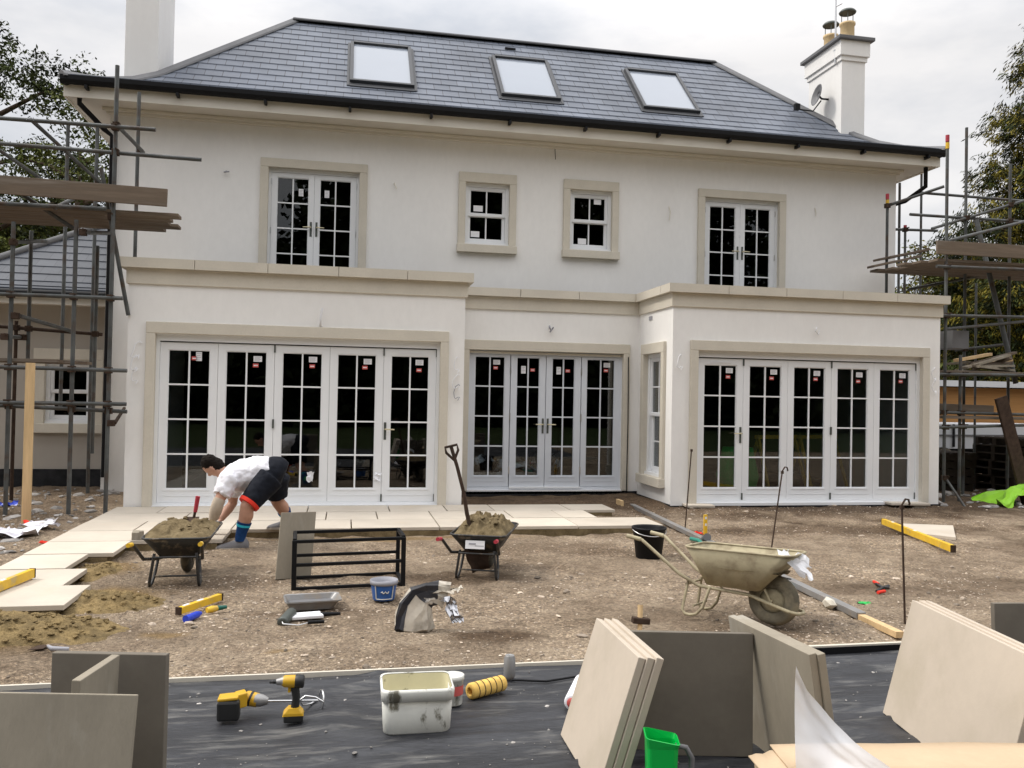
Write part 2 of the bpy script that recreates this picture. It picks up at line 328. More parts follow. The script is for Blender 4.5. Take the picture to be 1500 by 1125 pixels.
def axis(lo, hi, a, b, st):
    out_ = [a+i*st for i in range(int((b-a)/st)+1)]
    x, s = out_[-1], st
    while x < hi: s *= 1.35; x += s; out_.append(x)
    x, s = a, st; pre = []
    while x > lo: s *= 1.35; x -= s; pre.append(x)
    return pre[::-1]+out_
xs = axis(-300, 300, -5.5, 11, .05); ys = axis(-150, 300, -9.2, 2.2, .045)
g = MB(); P = [[(x, y, gz(x, y)) for x in xs] for y in ys]; g.grid(P)
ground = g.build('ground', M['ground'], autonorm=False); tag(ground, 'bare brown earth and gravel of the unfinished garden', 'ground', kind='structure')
damp = []; sandy = []
for row in P:
    for x, y, z in row:
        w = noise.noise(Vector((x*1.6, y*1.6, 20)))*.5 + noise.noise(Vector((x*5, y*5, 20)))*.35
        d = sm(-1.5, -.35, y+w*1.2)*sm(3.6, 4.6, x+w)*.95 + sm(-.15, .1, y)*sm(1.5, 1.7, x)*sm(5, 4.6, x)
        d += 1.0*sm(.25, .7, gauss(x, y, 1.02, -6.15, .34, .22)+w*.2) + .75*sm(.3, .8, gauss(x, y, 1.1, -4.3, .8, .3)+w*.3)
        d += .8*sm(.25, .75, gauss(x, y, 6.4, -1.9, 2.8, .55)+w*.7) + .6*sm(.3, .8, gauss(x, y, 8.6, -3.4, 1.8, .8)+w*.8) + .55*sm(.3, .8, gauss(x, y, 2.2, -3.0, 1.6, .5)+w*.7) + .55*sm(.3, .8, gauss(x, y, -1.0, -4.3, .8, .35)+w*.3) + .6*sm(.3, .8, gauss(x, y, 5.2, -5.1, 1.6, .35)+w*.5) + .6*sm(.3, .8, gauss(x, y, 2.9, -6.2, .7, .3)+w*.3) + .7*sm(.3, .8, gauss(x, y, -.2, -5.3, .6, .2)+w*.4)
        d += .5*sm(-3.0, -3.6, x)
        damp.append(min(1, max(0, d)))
        q = sm(.3, .7, gauss(x, y, -2.3, -5.75, .75, .45)+w*.4) + sm(.3, .7, gauss(x, y, -1.9, -4.8, .5, .5)+w*.4) + .8*sm(.4, .8, gauss(x, y, -2.05, -3.7, .35, .6)+w*.3)
        q += .8*sm(.4, .8, gauss(x, y, -1.12, -5.85, .2, .12)+w*.3) + .7*sm(.4, .8, gauss(x, y, -.36, -6.35, .13, .06)+w*.2) + .7*sm(.4, .9, gauss(x, y, .55, -2.2, 2.2, .16)+w*.3)
        sandy.append(min(1, max(0, q)))
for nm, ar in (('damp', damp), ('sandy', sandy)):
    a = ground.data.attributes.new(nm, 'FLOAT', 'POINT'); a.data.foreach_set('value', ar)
# loose stones: many small irregular lumps in one scatter
ICO = [(-.53, 0, .85), (.53, 0, .85), (-.53, 0, -.85), (.53, 0, -.85), (0, .85, .53), (0, .85, -.53), (0, -.85, .53), (0, -.85, -.53), (.85, .53, 0), (-.85, .53, 0), (.85, -.53, 0), (-.85, -.53, 0)]
ICF = [(0, 4, 1), (0, 9, 4), (9, 5, 4), (4, 5, 8), (4, 8, 1), (8, 10, 1), (8, 3, 10), (5, 3, 8), (5, 2, 3), (2, 7, 3), (7, 10, 3), (7, 6, 10), (7, 11, 6), (11, 0, 6), (0, 1, 6), (6, 1, 10), (9, 0, 11), (9, 11, 2), (9, 2, 5), (7, 2, 11)]
def stone(mb, x, y, z, r, flat=.6):
    a = R.random()*6.3; ca, sa = math.cos(a), math.sin(a); sx, sy, sz = r*R.uniform(.7, 1.4), r*R.uniform(.6, 1.1), r*R.uniform(.4, 1)*flat
    vs = []
    for p in ICO:
        k = R.uniform(.75, 1.2); px_, py_ = p[0]*sx*k, p[1]*sy*k
        vs.append((x+px_*ca-py_*sa, y+px_*sa+py_*ca, z+p[2]*sz*k))
    mb.add(vs, ICF, False)
def on_patio(x, y): return (-2.95 < x < -2.0 and -5.4 < y < .1) or (-2.95 < x < 3.9 and -2.2 < y < .1)
pb = MB(); k = 0
while k < 19000:
    y = -6.75+6.9*(R.random()**1.5); x = R.uniform(-4.5, 9.8)
    if on_patio(x, y) or noise.noise(Vector((x*.7, y*.9, 31)))+R.uniform(-.28, .28) < .02 and R.random() < .93: continue
    if abs((x-.19*(y+11.7))/(y+11.8)) > .68: k += .2; continue
    r = .003+.009*R.random()**3 + (.03*R.random()**2 if R.random() < .03 else 0)
    stone(pb, x, y, gz(x, y)+r*.15, r); k += 1
o = pb.build('gravel', M['pebble'], autonorm=False); tag(o, 'loose gravel and small stones scattered over the brown earth', 'gravel', kind='stuff')
# ------------------------------------------------------------------ patio (laid paving) and its mortar bed
def slabgeo(mb, x0, x1, y0, y1, z1, th=.038):
    j = R.uniform(-.003, .003); mb.box(x0+.007, x1-.007, y0+.007, y1-.007, z1-th+j, z1+j)
pt = MB(); bed = MB()
rows = [(-.64, -.03), (-1.33, -.65), (-2.02, -1.34)]
lay = [[-2.86, -2.25, -1.2, -.45, .6, 1.35, 1.98, 3.02, 3.66], [-2.86, -1.85, -1.2, -.2, .42, 1.1, 2.1, 2.75, 3.2], [-2.86, -2.2, -1.2, .1, 1.1, 1.72, 2.75, 3.82]]
for (y0, y1), xsr in zip(rows, lay):
    for a, b in zip(xsr[:-1], xsr[1:]): slabgeo(pt, a, b, y0, y1, 0.0)
    bed.box(-2.83, xsr[-1]-.05, y0, y1-.01, -.2, -.04)
for (y0, y1), xsr in zip([(-2.69, -2.03), (-3.36, -2.70), (-4.03, -3.37), (-4.70, -4.04), (-5.36, -4.71)], [[-2.85, -1.85, -1.19], [-2.84, -2.06], [-2.83, -2.27], [-2.83, -2.09], [-2.9, -1.88]]):
    for a, b in zip(xsr[:-1], xsr[1:]): slabgeo(pt, a, b, y0, y1, 0.0 if y0 > -5 else .004)
    bed.box(-2.8, xsr[-1]-.06, y0+.01, y1, -.2, -.04)
o = pt.build('patio', M['slabpale'], bevel=.004); tag(o, 'pale sandstone slabs laid as a patio along the house with a stepped unfinished edge', 'patio', kind='structure')
o = bed.build('mortar_bed', M['mortar']); tag(o, 'rough mortar bed under the laid patio slabs', 'mortar bed', kind='structure')
# ------------------------------------------------------------------ black membrane with its timber edging
def mz(x, y):
    z = -.088 + .011*noise.noise(Vector((x*1.1, y*5.5, 50))) + .007*noise.noise(Vector((x*2.2, y*15, 51)))
    c = noise.noise(Vector((x*.5, y*3.4, 60))); z += .024*max(0, 1-abs(c)*8)     # long low creases
    z += .02*gauss(0, y, 0, -6.95, 1, .04)
    return z
me_ = MB(); mxs = [-5+i*.035 for i in range(int(11.5/.035)+1)]; mys = [-13.2+i*.022 for i in range(int(6.36/.022)+1)]
me_.grid([[(x, y, mz(x, y)) for x in mxs] for y in mys])
one(me_, 'membrane', M['membrane'], 'creased black weed membrane laid across the near ground, dusty and scuffed', 'membrane', autonorm=False)
ed = MB()
ed.bar((-6, -6.838, -.093), (2.2, -6.823, -.09), .018, .055); one(ed, 'edging_board', M['stone'], 'thin pale edging batten along the back of the black membrane on the left', 'edging')
ed = MB(); ed.bar((2.21, -6.823, -.072), (6.6, -6.81, -.067), .026, .075); eb_ = one(ed, 'edging_board', M['stone'], 'thin pale edging batten along the membrane running behind the leaning slabs', 'edging')
ed = MB(); ed.bar((2.2, -6.842, -.075), (6.6, -6.827, -.07), .008, .06); ed.build('membrane_upstand', M['black'], eb_)  # black strip put in for the dark band cast under the batten
# ------------------------------------------------------------------ HOUSE
house = thing('house', 'large cream rendered two storey house with slate hipped roof and glazed doors', 'house', (3.19, 4.0, 0)); HO = house.location.copy()
def hb(T=None): return MB(HO, T)
def wall_grid(mb, A, Z, openings, d0, d1, P):
    """wall in (a, z) with holes; P(a, d, z) -> point; d0 outer face, d1 inner face"""
    xs_ = sorted(set([A[0], A[1]]+[q for o_ in openings for q in o_[:2]])); zs_ = sorted(set([Z[0], Z[1]]+[q for o_ in openings for q in o_[2:]]))
    solid = {}
    for i in range(len(xs_)-1):
        for j in range(len(zs_)-1):
            cx, cz = (xs_[i]+xs_[i+1])/2, (zs_[j]+zs_[j+1])/2
            solid[i, j] = not any(o_[0] < cx < o_[1] and o_[2] < cz < o_[3] for o_ in openings)
    for (i, j), s_ in solid.items():
        if not s_: continue
        a0, a1, z0, z1 = xs_[i], xs_[i+1], zs_[j], zs_[j+1]
        for d in (d0, d1): mb.add([P(a0, d, z0), P(a1, d, z0), P(a1, d, z1), P(a0, d, z1)], [(0, 1, 2, 3)])
        for (di, dj), (p, q) in {(-1, 0): ((a0, z0), (a0, z1)), (1, 0): ((a1, z0), (a1, z1)), (0, -1): ((a0, z0), (a1, z0)), (0, 1): ((a0, z1), (a1, z1))}.items():
            if not solid.get((i+di, j+dj), False): mb.add([P(p[0], d0, p[1]), P(q[0], d0, q[1]), P(q[0], d1, q[1]), P(p[0], d1, p[1])], [(0, 1, 2, 3)])
XL0, XL1, XR0, XR1 = -2.79, 1.62, 4.705, 9.15; D1, D2 = 1.442, 2.424; W0, W1 = -3.706, 10.066; ZP = 2.95
fac = lambda y0: (lambda a, d, z: Vector((a, y0-d, z)))         # d outward
ret = lambda a, d, z: Vector((XR0-d, a, z))
wl = hb()
DL, DR, DC = (-2.448, 1.286, -.03, 2.259), (5.092, 8.827, -.03, 2.259), (1.893, 4.431, .03, 2.251)
FW_, GW_, AW_, BW_, RW_ = (-1.299, .156, 3.05, 5.164), (6.23, 7.68, 3.05, 5.164), (1.914, 2.679, 4.077, 5.139), (3.74, 4.507, 4.077, 5.139), (.355, 1.13, .335, 2.235)
wall_grid(wl, (XL0, XL1), (-.3, ZP), [DL], 0, -.28, fac(0))
wall_grid(wl, (XR0, XR1), (-.3, ZP), [DR], 0, -.28, fac(0))
wall_grid(wl, (XL1, XR0), (-.3, ZP), [DC], 0, -.28, fac(D1))
wall_grid(wl, (.28, D1), (-.3, ZP), [RW_], 0, -.28, ret)
wl.box(XL0, XL0+.28, .28, D2, -.3, ZP); wl.box(XL1-.28, XL1, .28, D1+.28, -.3, ZP); wl.box(XR1-.28, XR1, .28, D2, -.3, ZP)
wall_grid(wl, (W0, W1), (2.75, 5.95), [FW_, GW_, AW_, BW_], 0, -.3, fac(D2))
wl.box(W0, XL0, D2, D2+.3, -.3, 2.75); wl.box(XR1, W1, D2, D2+.3, -.3, 2.75)
wl.box(W0, W0+.3, D2+.3, 7.15, -.3, 5.95); wl.box(W1-.3, W1, D2+.3, 7.15, -.3, 5.95); wl.box(W0, W1, 7.15, 7.45, -.3, 5.95)
walls = wl.build('wall', M['render'], house, weld=True)
# interior shells: bare rooms, their unlit darkness put into a near-black colour
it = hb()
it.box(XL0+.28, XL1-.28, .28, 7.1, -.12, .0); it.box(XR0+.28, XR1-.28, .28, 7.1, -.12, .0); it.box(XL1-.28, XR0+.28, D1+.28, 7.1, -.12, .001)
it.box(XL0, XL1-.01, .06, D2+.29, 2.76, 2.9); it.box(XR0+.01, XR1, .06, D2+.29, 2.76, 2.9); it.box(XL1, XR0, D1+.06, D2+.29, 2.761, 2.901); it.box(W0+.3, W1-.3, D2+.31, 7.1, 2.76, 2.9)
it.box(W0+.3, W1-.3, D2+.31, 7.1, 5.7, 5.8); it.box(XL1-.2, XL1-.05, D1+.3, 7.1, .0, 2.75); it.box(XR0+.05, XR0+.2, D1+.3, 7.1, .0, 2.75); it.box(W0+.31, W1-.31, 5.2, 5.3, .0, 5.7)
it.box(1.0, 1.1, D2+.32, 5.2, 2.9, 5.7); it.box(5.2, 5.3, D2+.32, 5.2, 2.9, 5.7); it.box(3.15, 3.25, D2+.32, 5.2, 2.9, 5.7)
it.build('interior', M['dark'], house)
# roof terraces, frieze and coping
rf = hb(); rf.box(XL0+.02, XL1-.02, .25, D2-.002, 2.952, 3.02); rf.box(XR0+.02, XR1-.02, .25, D2-.002, 2.952, 3.02); rf.box(XL1, XR0, D1+.2, D2-.002, 2.95, 3.015)
rf.build('terrace_roof', M['black'], house)
fz = hb(); p_ = .03
fz.box(XL0-p_, XL1+p_, -p_, .22, 2.895, 3.095); fz.box(XR0-p_, XR1+p_, -p_, .22, 2.895, 3.095); fz.box(XL1+p_, XR0-p_, D1-p_, D1+.2, 2.895, 3.095)
fz.box(XL0-p_, XL0+.2, .22, D2-.003, 2.895, 3.095); fz.box(XL1-.2, XL1+p_, .22, D1+.2, 2.895, 3.095); fz.box(XR0-p_, XR0+.2, .22, D1+.2, 2.895, 3.095); fz.box(XR1-.2, XR1+p_, .22, D2-.003, 2.895, 3.095)
fz.build('frieze', M['stone'], house)
cp = hb(); q_ = .105
def coping(x0, x1, y0, y1): cp.prism([(x0, y0, 3.097), (x1, y0, 3.097), (x1, y1, 3.097), (x0, y1, 3.097)], (0, 0, .128))
n_ = 5
for i in range(n_): coping(XL0-q_+(XL1-XL0+2*q_)*i/n_+.003, XL0-q_+(XL1-XL0+2*q_)*(i+1)/n_-.003, -q_, .26)
for i in range(n_): coping(XR0-q_+(XR1-XR0+2*q_)*i/n_+.003, XR0-q_+(XR1-XR0+2*q_)*(i+1)/n_-.003, -q_, .26)
for i in range(3): coping(XL1+q_+.002+(XR0-XL1-2*q_)*i/3+.003, XL1+q_+(XR0-XL1-2*q_)*(i+1)/3-.003, D1-q_, D1+.24)
coping(XL0-q_, XL0+.22, .264, D2-.003); coping(XL1-.22, XL1+q_, .264, D1+.24); coping(XR0-q_, XR0+.22, .264, D1+.24); coping(XR1-.22, XR1+q_, .264, D2-.003)
cp.build('coping', M['stone'], house, bevel=.005)
# stone surrounds (a, z) rectangles with thickness proud of the wall
def surround(P, op, w, top, sill=None, proud=.05, sidez=None):
    mb = hb(); a0, a1, z0, z1 = op; zb = z0 if sill is None else z0
    def bx(x0, x1, zz0, zz1, d0, d1):
        vs = [P(x, d, z) for z in (zz0, zz1) for d in (d0, d1) for x in (x0, x1)]
        mb.add(vs, [(0, 2, 3, 1), (4, 5, 7, 6), (0, 1, 5, 4), (2, 6, 7, 3), (0, 4, 6, 2), (1, 3, 7, 5)])
    bx(a0-w, a0+.004, zb, z1-.004, -.04, proud); bx(a1-.004, a1+w, zb, z1-.004, -.04, proud); bx(a0-w, a1+w, z1-.004, z1+top, -.04, proud)
    if sill: bx(a0-w-.015, a1+w+.015, z0-sill, z0+.001, -.04, proud+.05)
    o_ = mb.build('window_surround' if sill else 'door_surround', M['stone'], house, bevel=.008); return o_
surround(fac(0), DL, .112, .148); surround(fac(0), DR, .117, .148); surround(fac(D1), DC, .105, .155)
for w in (FW_, GW_): surround(fac(D2), w, .125, .14)
for w in (AW_, BW_): surround(fac(D2), w, .115, .165, sill=.135)
surround(ret, RW_, .11, .16, sill=.14)
# glazed joinery -------------------------------------------------------------
def pbox(mb, P, a0, a1, z0, z1, d0, d1):
    vs = [P(a, d, z) for z in (z0, z1) for d in (d0, d1) for a in (a0, a1)]
    mb.add(vs, [(0, 2, 3, 1), (4, 5, 7, 6), (0, 1, 5, 4), (2, 6, 7, 3), (0, 4, 6, 2), (1, 3, 7, 5)])
def lights(par, P, a0, a1, z0, z1, ga0, ga1, gz0, gz1, nc, nr, mt, d=-.10, name='door_leaf', cols=None):
    """one leaf: stiles, rails, glazing bars as one mesh; its glass as another; d = leaf's outer face"""
    mb = hb()
    pbox(mb, P, a0, ga0, z0, z1, d-.055, d); pbox(mb, P, ga1, a1, z0, z1, d-.055, d)
    pbox(mb, P, ga0, ga1, z0, gz0, d-.055, d-.001); pbox(mb, P, ga0, ga1, gz1, z1, d-.055, d-.001)
    e_ = .012  # glazing bead
    for (x0, x1, y0, y1) in ((ga0, ga0+e_, gz0, gz1), (ga1-e_, ga1, gz0, gz1), (ga0+e_, ga1-e_, gz0, gz0+e_), (ga0+e_, ga1-e_, gz1-e_, gz1)): pbox(mb, P, x0, x1, y0, y1, d-.04, d-.012)
    for i in range(1, nc): x = ga0+(ga1-ga0)*i/nc; pbox(mb, P, x-.011, x+.011, gz0+e_, gz1-e_, d-.04, d-.014)
    for j in range(1, nr):
        z = gz0+(gz1-gz0)*j/nr; pbox(mb, P, ga0+e_, ga1-e_, z-.0105, z+.0105, d-.041, d-.015)
    if gz0-z0 > .15:   # kick panel line
        pbox(mb, P, ga0-.02, ga1+.02, gz0-.022, gz0-.004, d-.002, d+.006); pbox(mb, P, a0+.04, a1-.04, z0+.085, z0+.093, d-.002, d+.004)
    mb.build(name, mt, par)
    gl = hb(); pbox(gl, P, ga0, ga1, gz0, gz1, d-.031, d-.028); gl.build('pane', M['glass'], par)
def sticker(par, P, a, z, w=.11, h=.075, tall=False, red=True, d=-.1, ra=None, rz=None):
    if tall: w, h = .075, .12
    mb = hb(); pbox(mb, P, a-w/2, a+w/2, z-h/2, z+h/2, d-.0275, d-.0262); mb.build('sticker', M['sticker'], par)
    mb = hb()
    for k in range(4): pbox(mb, P, a-w*.4, a+w*(.35-.12*(k % 2)), z+h*(.3-.2*k)-.0025, z+h*(.3-.2*k)+.0025, d-.0262, d-.0259)
    mb.build('sticker_print', M['print'], par)
    if red:
        ra = a-.015 if ra is None else ra; rz = z-.095 if rz is None else rz
        mb = hb(); pbox(mb, P, ra-.036, ra+.036, rz-.025, rz+.025, d-.0275, d-.0262); mb.build('red_label', M['red'], par)
        mb = hb(); pbox(mb, P, ra-.026, ra+.026, rz-.007, rz+.007, d-.0262, d-.0259); mb.build('label_print', M['sticker'], par)
def lever(par, P, a, z, sgn, d=-.1):
    mb = hb(); pbox(mb, P, a-.017, a+.017, z-.14, z+.10, d, d+.008); mb.build('handle_plate', M['cowl'], par, bevel=.004)
    mb = hb(); p0 = P(a, d+.005, z+.005); p1 = P(a, d+.055, z+.005); p2 = P(a+sgn*.125, d+.055, z+.002); mb.tube([p0, p1, P(a+sgn*.012, d+.058, z+.005), p2], [.011, .011, .011, .009], 8); mb.build('handle', M['brass'], par)
def frame(name, P, op, mt, t=.05, head=.05, sill=.05, d=-.09, dep=.09, drip=True):
    a0, a1, z0, z1 = op; mb = hb()
    pbox(mb, P, a0, a0+t, z0, z1, d-dep, d); pbox(mb, P, a1-t, a1, z0, z1, d-dep, d); pbox(mb, P, a0+t, a1-t, z1-head, z1, d-dep, d+.002); pbox(mb, P, a0+t, a1-t, z0, z0+sill, d-dep, d+.004)
    return mb.build(name, mt, house)
fL = fac(0); hb_z = dict(z0=.02, z1=2.165)
def bifold(op, hl, hs, seed):
    a0, a1 = op[0], op[1]; fr = frame('folding_door', fL, (a0, a1, .005, op[3]), M['white'], .045, .095, .03, d=-.045, dep=.13)
    mb = hb(); pbox(mb, fL, a0+.045, a1-.045, op[3]-.107, op[3]-.095, -.16, -.065); mb.build('head_gap', M['black'], fr)   # dark shadow gap / top track
    rr = random.Random(seed); n = 5; w = (a1-a0-.09)/n
    for i in range(n):
        x0 = a0+.045+w*i+.002; x1 = a0+.045+w*(i+1)-.002
        g0, g1 = x0+w*.135, x1-w*.135
        lights(fr, fL, x0, x1, .037, 2.15, g0, g1, .215, 2.055, 2, 4, M['white'], d=-.075)
        wide = (g1-g0)/2
        sticker(fr, fL, g0+wide*1.5+rr.uniform(-.02, .02), 2.055-.09+rr.uniform(-.012, .01), d=-.075, tall=(i == 0 and seed == 1), ra=g0+wide*1.5-(.07 if (i == 0 and seed == 1) else rr.uniform(.0, .03)), rz=2.055-(.11 if (i == 0 and seed == 1) else .185+rr.uniform(-.01, .01)))
        if i in hl[0]:
            for za in (2.05, .04): mb = hb(); pbox(mb, fL, x1-.008, x1+.012, za, za+.10, -.076, -.06); mb.build('hinge', M['cowl'], fr)
        if i in hl[1]: mb = hb(); pbox(mb, fL, x1-.012, x1+.012, 1.03, 1.15, -.076, -.055); mb.build('pull', M['cowl'], fr)
    k = hs[0]; lever(fr, fL, a0+.045+w*k + hs[1]*.0 + (.035 if hs[1] > 0 else -.035), 1.03, hs[1], d=-.075)
    mb = hb(); xv = a0+.045+w*(4 if seed == 1 else 0)+w*.5; pbox(mb, fL, xv-.17, xv+.17, 2.085, 2.10, -.075, -.066); mb.build('trickle_vent', M['sticker'], fr)
    mb = hb(); pbox(mb, fL, a0-.01, a1+.01, -.035, .006, -.2, .03); mb.build('door_sill', M['white'], fr)
    return fr
bifold(DL, ((1, 3, 4), (1,)), (4, 1), 1)
bifold(DR, ((0, 2, 4), (2,)), (1, -1), 2)
# centre doors: two fixed sidelights and a pair of doors
fC = fac(D1); fr = frame('french_door', fC, (1.893, 4.431, .04, 2.251), M['greywhite'], .04, .06, .04, d=-.06, dep=.1)
ZZ = (.2545, 2.155)
for (a, b, g0, g1, tl, rd) in ((1.933, 2.572, 2.005, 2.49, False, True), (2.586, 3.157, 2.68, 3.06, True, True), (3.167, 3.745, 3.262, 3.645, True, True), (3.757, 4.391, 3.842, 4.32, False, True)):
    lights(fr, fC, a, b, .085, 2.187, g0, g1, *ZZ, 2, 4, M['greywhite'], d=-.075)
    w_ = (g1-g0)/2
    if tl: sticker(fr, fC, g0+w_*.5+.02, ZZ[1]-.2, tall=True, d=-.075, ra=g0+w_*1.5-.02, rz=ZZ[1]-.2)
    else: sticker(fr, fC, g0+w_*1.45, ZZ[1]-.09, d=-.075, rz=ZZ[1]-.18)
lever(fr, fC, 3.122, 1.08, -1, -.075); lever(fr, fC, 3.202, 1.08, 1, -.075)
for x in (2.579, 3.751):
    for z in (.35, 1.2, 1.95): mb = hb(); pbox(mb, fC, x-.009, x+.009, z-.06, z+.06, -.076, -.062); mb.build('hinge', M['chrome'], fr)
mb = hb(); pbox(mb, fC, 1.88, 4.445, -.02, .042, -.2, .02); pbox(mb, fC, 2.58, 3.75, .06, .088, -.075, -.03); mb.build('door_sill', M['white'], fr)
mb = hb(); pbox(mb, fC, 1.9, 4.42, 2.2, 2.235, -.058, -.02); mb.build('drip_bar', M['stone'], fr)
# upper french doors
fU = fac(D2)
for op, cols, st in ((FW_, ((-1.145, -.65), (-.433, .072)), True), (GW_, None, False)):
    fr = frame('french_door', fU, op, M['white'], .045, .06, .05, d=-.05, dep=.1); a0, a1 = op[:2]; mid = (a0+a1)/2
    for (x0, x1) in ((a0+.048, mid-.002), (mid+.002, a1-.048)):
        g0 = x0+.085; g1 = x1-.085
        lights(fr, fU, x0, x1, 3.105, 5.1, g0, g1, 3.37, 5.03, 2, 4, M['white'], d=-.06)
        w_ = (g1-g0)/2
        if st: sticker(fr, fU, (g0+w_*1.5 if x0 < mid-.3 else g0+w_*.45), 4.80, tall=True, red=False, d=-.06)
    lever(fr, fU, mid-.045, 4.22, -1, -.06); lever(fr, fU, mid+.045, 4.22, 1, -.06)
    for x in (a0+.046, a1-.046):
        for z in (3.4, 4.15, 4.95): mb = hb(); pbox(mb, fU, x-.008, x+.008, z-.05, z+.05, -.062, -.046); mb.build('hinge', M['chrome'], fr)
# sash windows
def sash(P, op, nr, st):
    a0, a1, z0, z1 = op; fr = frame('sash_window', P, op, M['white'], .06, .06, .06, d=-.045, dep=.12)
    mid = (z0+z1)/2; x0, x1 = a0+.062, a1-.062
    lights(fr, P, x0, x1, mid-.022, z1-.062, x0+.035, x1-.035, mid+.022, z1-.11, 2, nr, M['white'], d=-.065, name='upper_sash')
    lights(fr, P, x0, x1, z0+.062, mid+.02, x0+.035, x1-.035, z0+.12, mid-.02, 2, nr, M['white'], d=-.098, name='lower_sash')
    mb = hb(); pbox(mb, P, x0+.16, x1-.16, z1-.085, z1-.07, -.065, -.055); mb.build('trickle_vent', M['sticker'], fr)
    mb = hb(); pbox(mb, P, a0-.005, a1+.005, z0, z0+.045, -.045, .0); mb.build('window_sill', M['white'], fr)
    for (da, dz, w, h, dd) in st: mb = hb(); pbox(mb, P, a0+da-w/2, a0+da+w/2, z0+dz-h/2, z0+dz+h/2, dd-.0275, dd-.0262); mb.build('sticker', M['sticker'], fr)
    return fr
sash(fU, AW_, 1, [(.24, .645, .16, .10, -.065), (.20, .21, .15, .10, -.098)])
sash(fU, BW_, 1, [(.27, .19, .15, .10, -.098), (.53, .89, .13, .09, -.065)])
fr = sash(ret, RW_, 2, [(.23, 1.63, .1, .07, -.065)])
mb = hb(); pbox(mb, ret, RW_[0]+.2, RW_[0]+.27, RW_[2]+1.5, RW_[2]+1.57, -.0925, -.0912); mb.build('red_label', M['red'], fr)
# eaves: soffit, fascia, cornice
E0, E1, DE = -4.238, 10.617, 1.794; XB = 7.45; YB2 = 2*4.938-DE
so = hb()
def ring(z0, z1, o_in, o_out, mb):   # rectangular band round the house between two offsets from the wall plane
    def rc(o): return (W0-o, W1+o, D2-o, XB+o)
    a, b = rc(o_in), rc(o_out)
    mb.box(b[0], b[1], b[2], a[2], z0, z1); mb.box(b[0], b[1], a[3], b[3], z0, z1); mb.box(b[0], a[0], a[2], a[3], z0, z1); mb.box(a[1], b[1], a[2], a[3], z0, z1)
ring(5.905, 5.93, .0, .50, so); so.build('soffit', M['soffit'], house)
fa = hb(); ring(5.88, 6.10, .50, .525, fa); fa.build('fascia', M['soffit'], house)
co = hb(); ring(5.815, 5.904, -.01, .05, co); ring(5.85, 5.903, .052, .10, co); co.build('cornice', M['soffit'], house, bevel=.012)
# gutter: half round black run along each eave, brackets below
gu = hb()
def gut(p, q, out_):
    p, q, out_ = Vector(p), Vector(q), Vector(out_)
    prof = [(-.062, .062), (-.064, .0), (-.045, -.045), (0, -.062), (.045, -.045), (.064, .0), (.066, .066), (.054, .066), (.05, .0), (0, -.045), (-.05, 0), (-.05, .062)]
    gu.loft([[p+out_*a+Vector((0, 0, b)) for a, b in prof], [q+out_*a+Vector((0, 0, b)) for a, b in prof]])
zg = 6.098; gut((E0-.01, DE+.035, zg), (E1+.01, DE+.035, zg), (0, -1, 0)); gut((E0+.045, DE, zg), (E0+.045, YB2, zg), (-1, 0, 0)); gut((E1-.045, DE, zg), (E1-.045, YB2, zg), (1, 0, 0))
gu.build('gutter', M['black'], house)
for i in range(12):
    x = E0+.35+i*(E1-E0-.7)/11; mb = hb(); mb.box(x-.02, x+.02, DE-.03, DE+.10, zg-.115, zg-.062); mb.build('gutter_bracket', M['black'], house)
# downpipes at the two front corners
dp = hb(); dp.tube([(W0-.33, D2-.42, 6.03), (W0-.33, D2-.42, 5.82), (W0-.06, D2-.09, 5.55), (W0+.06, D2-.07, 5.45), (W0+.06, D2-.07, .15)], .04, 10); dp.build('downpipe', M['black'], house)
dp = hb(); dp.tube([(W1+.36, D2-.35, 6.03), (W1+.36, D2-.35, 5.55), (W1+.34, D2+.2, 5.40), (W1+.06, D2+.6, 5.28), (W1+.06, D2+.6, .1)], .04, 10); dp.build('downpipe', M['black'], house)
# roof: stepped slate courses on four slopes with a bell-cast foot
prof = [(0, 6.165), (.25, 6.215), (.5, 6.295), (.8, 6.44), (1.1, 6.66), (3.144, 8.668)]
def rz_(t):
    for (a, za), (b, zb) in zip(prof, prof[1:]):
        if t <= b: return za+(zb-za)*(t-a)/(b-a)
    return prof[-1][1]
arc = [0]; ts = [i*.004 for i in range(int(3.144/.004)+1)]
for a, b in zip(ts, ts[1:]): arc.append(arc[-1]+math.hypot(b-a, rz_(b)-rz_(a)))
NC = 18; cut = [0]
for i in range(1, NC): cut.append(next(t for t, s_ in zip(ts, arc) if s_ >= arc[-1]*i/NC))
cut.append(3.144)
YM = 4.938; rmb = hb(); UV = []
def strip(a, b, c, d, u0, u1, u2, u3, v0):
    rmb.add([a, b, c, d], [(0, 1, 2, 3)]); UV.extend([(u0, v0+.02), (u1, v0+.02), (u2, v0+.98), (u3, v0+.98)])
LIFT = .02
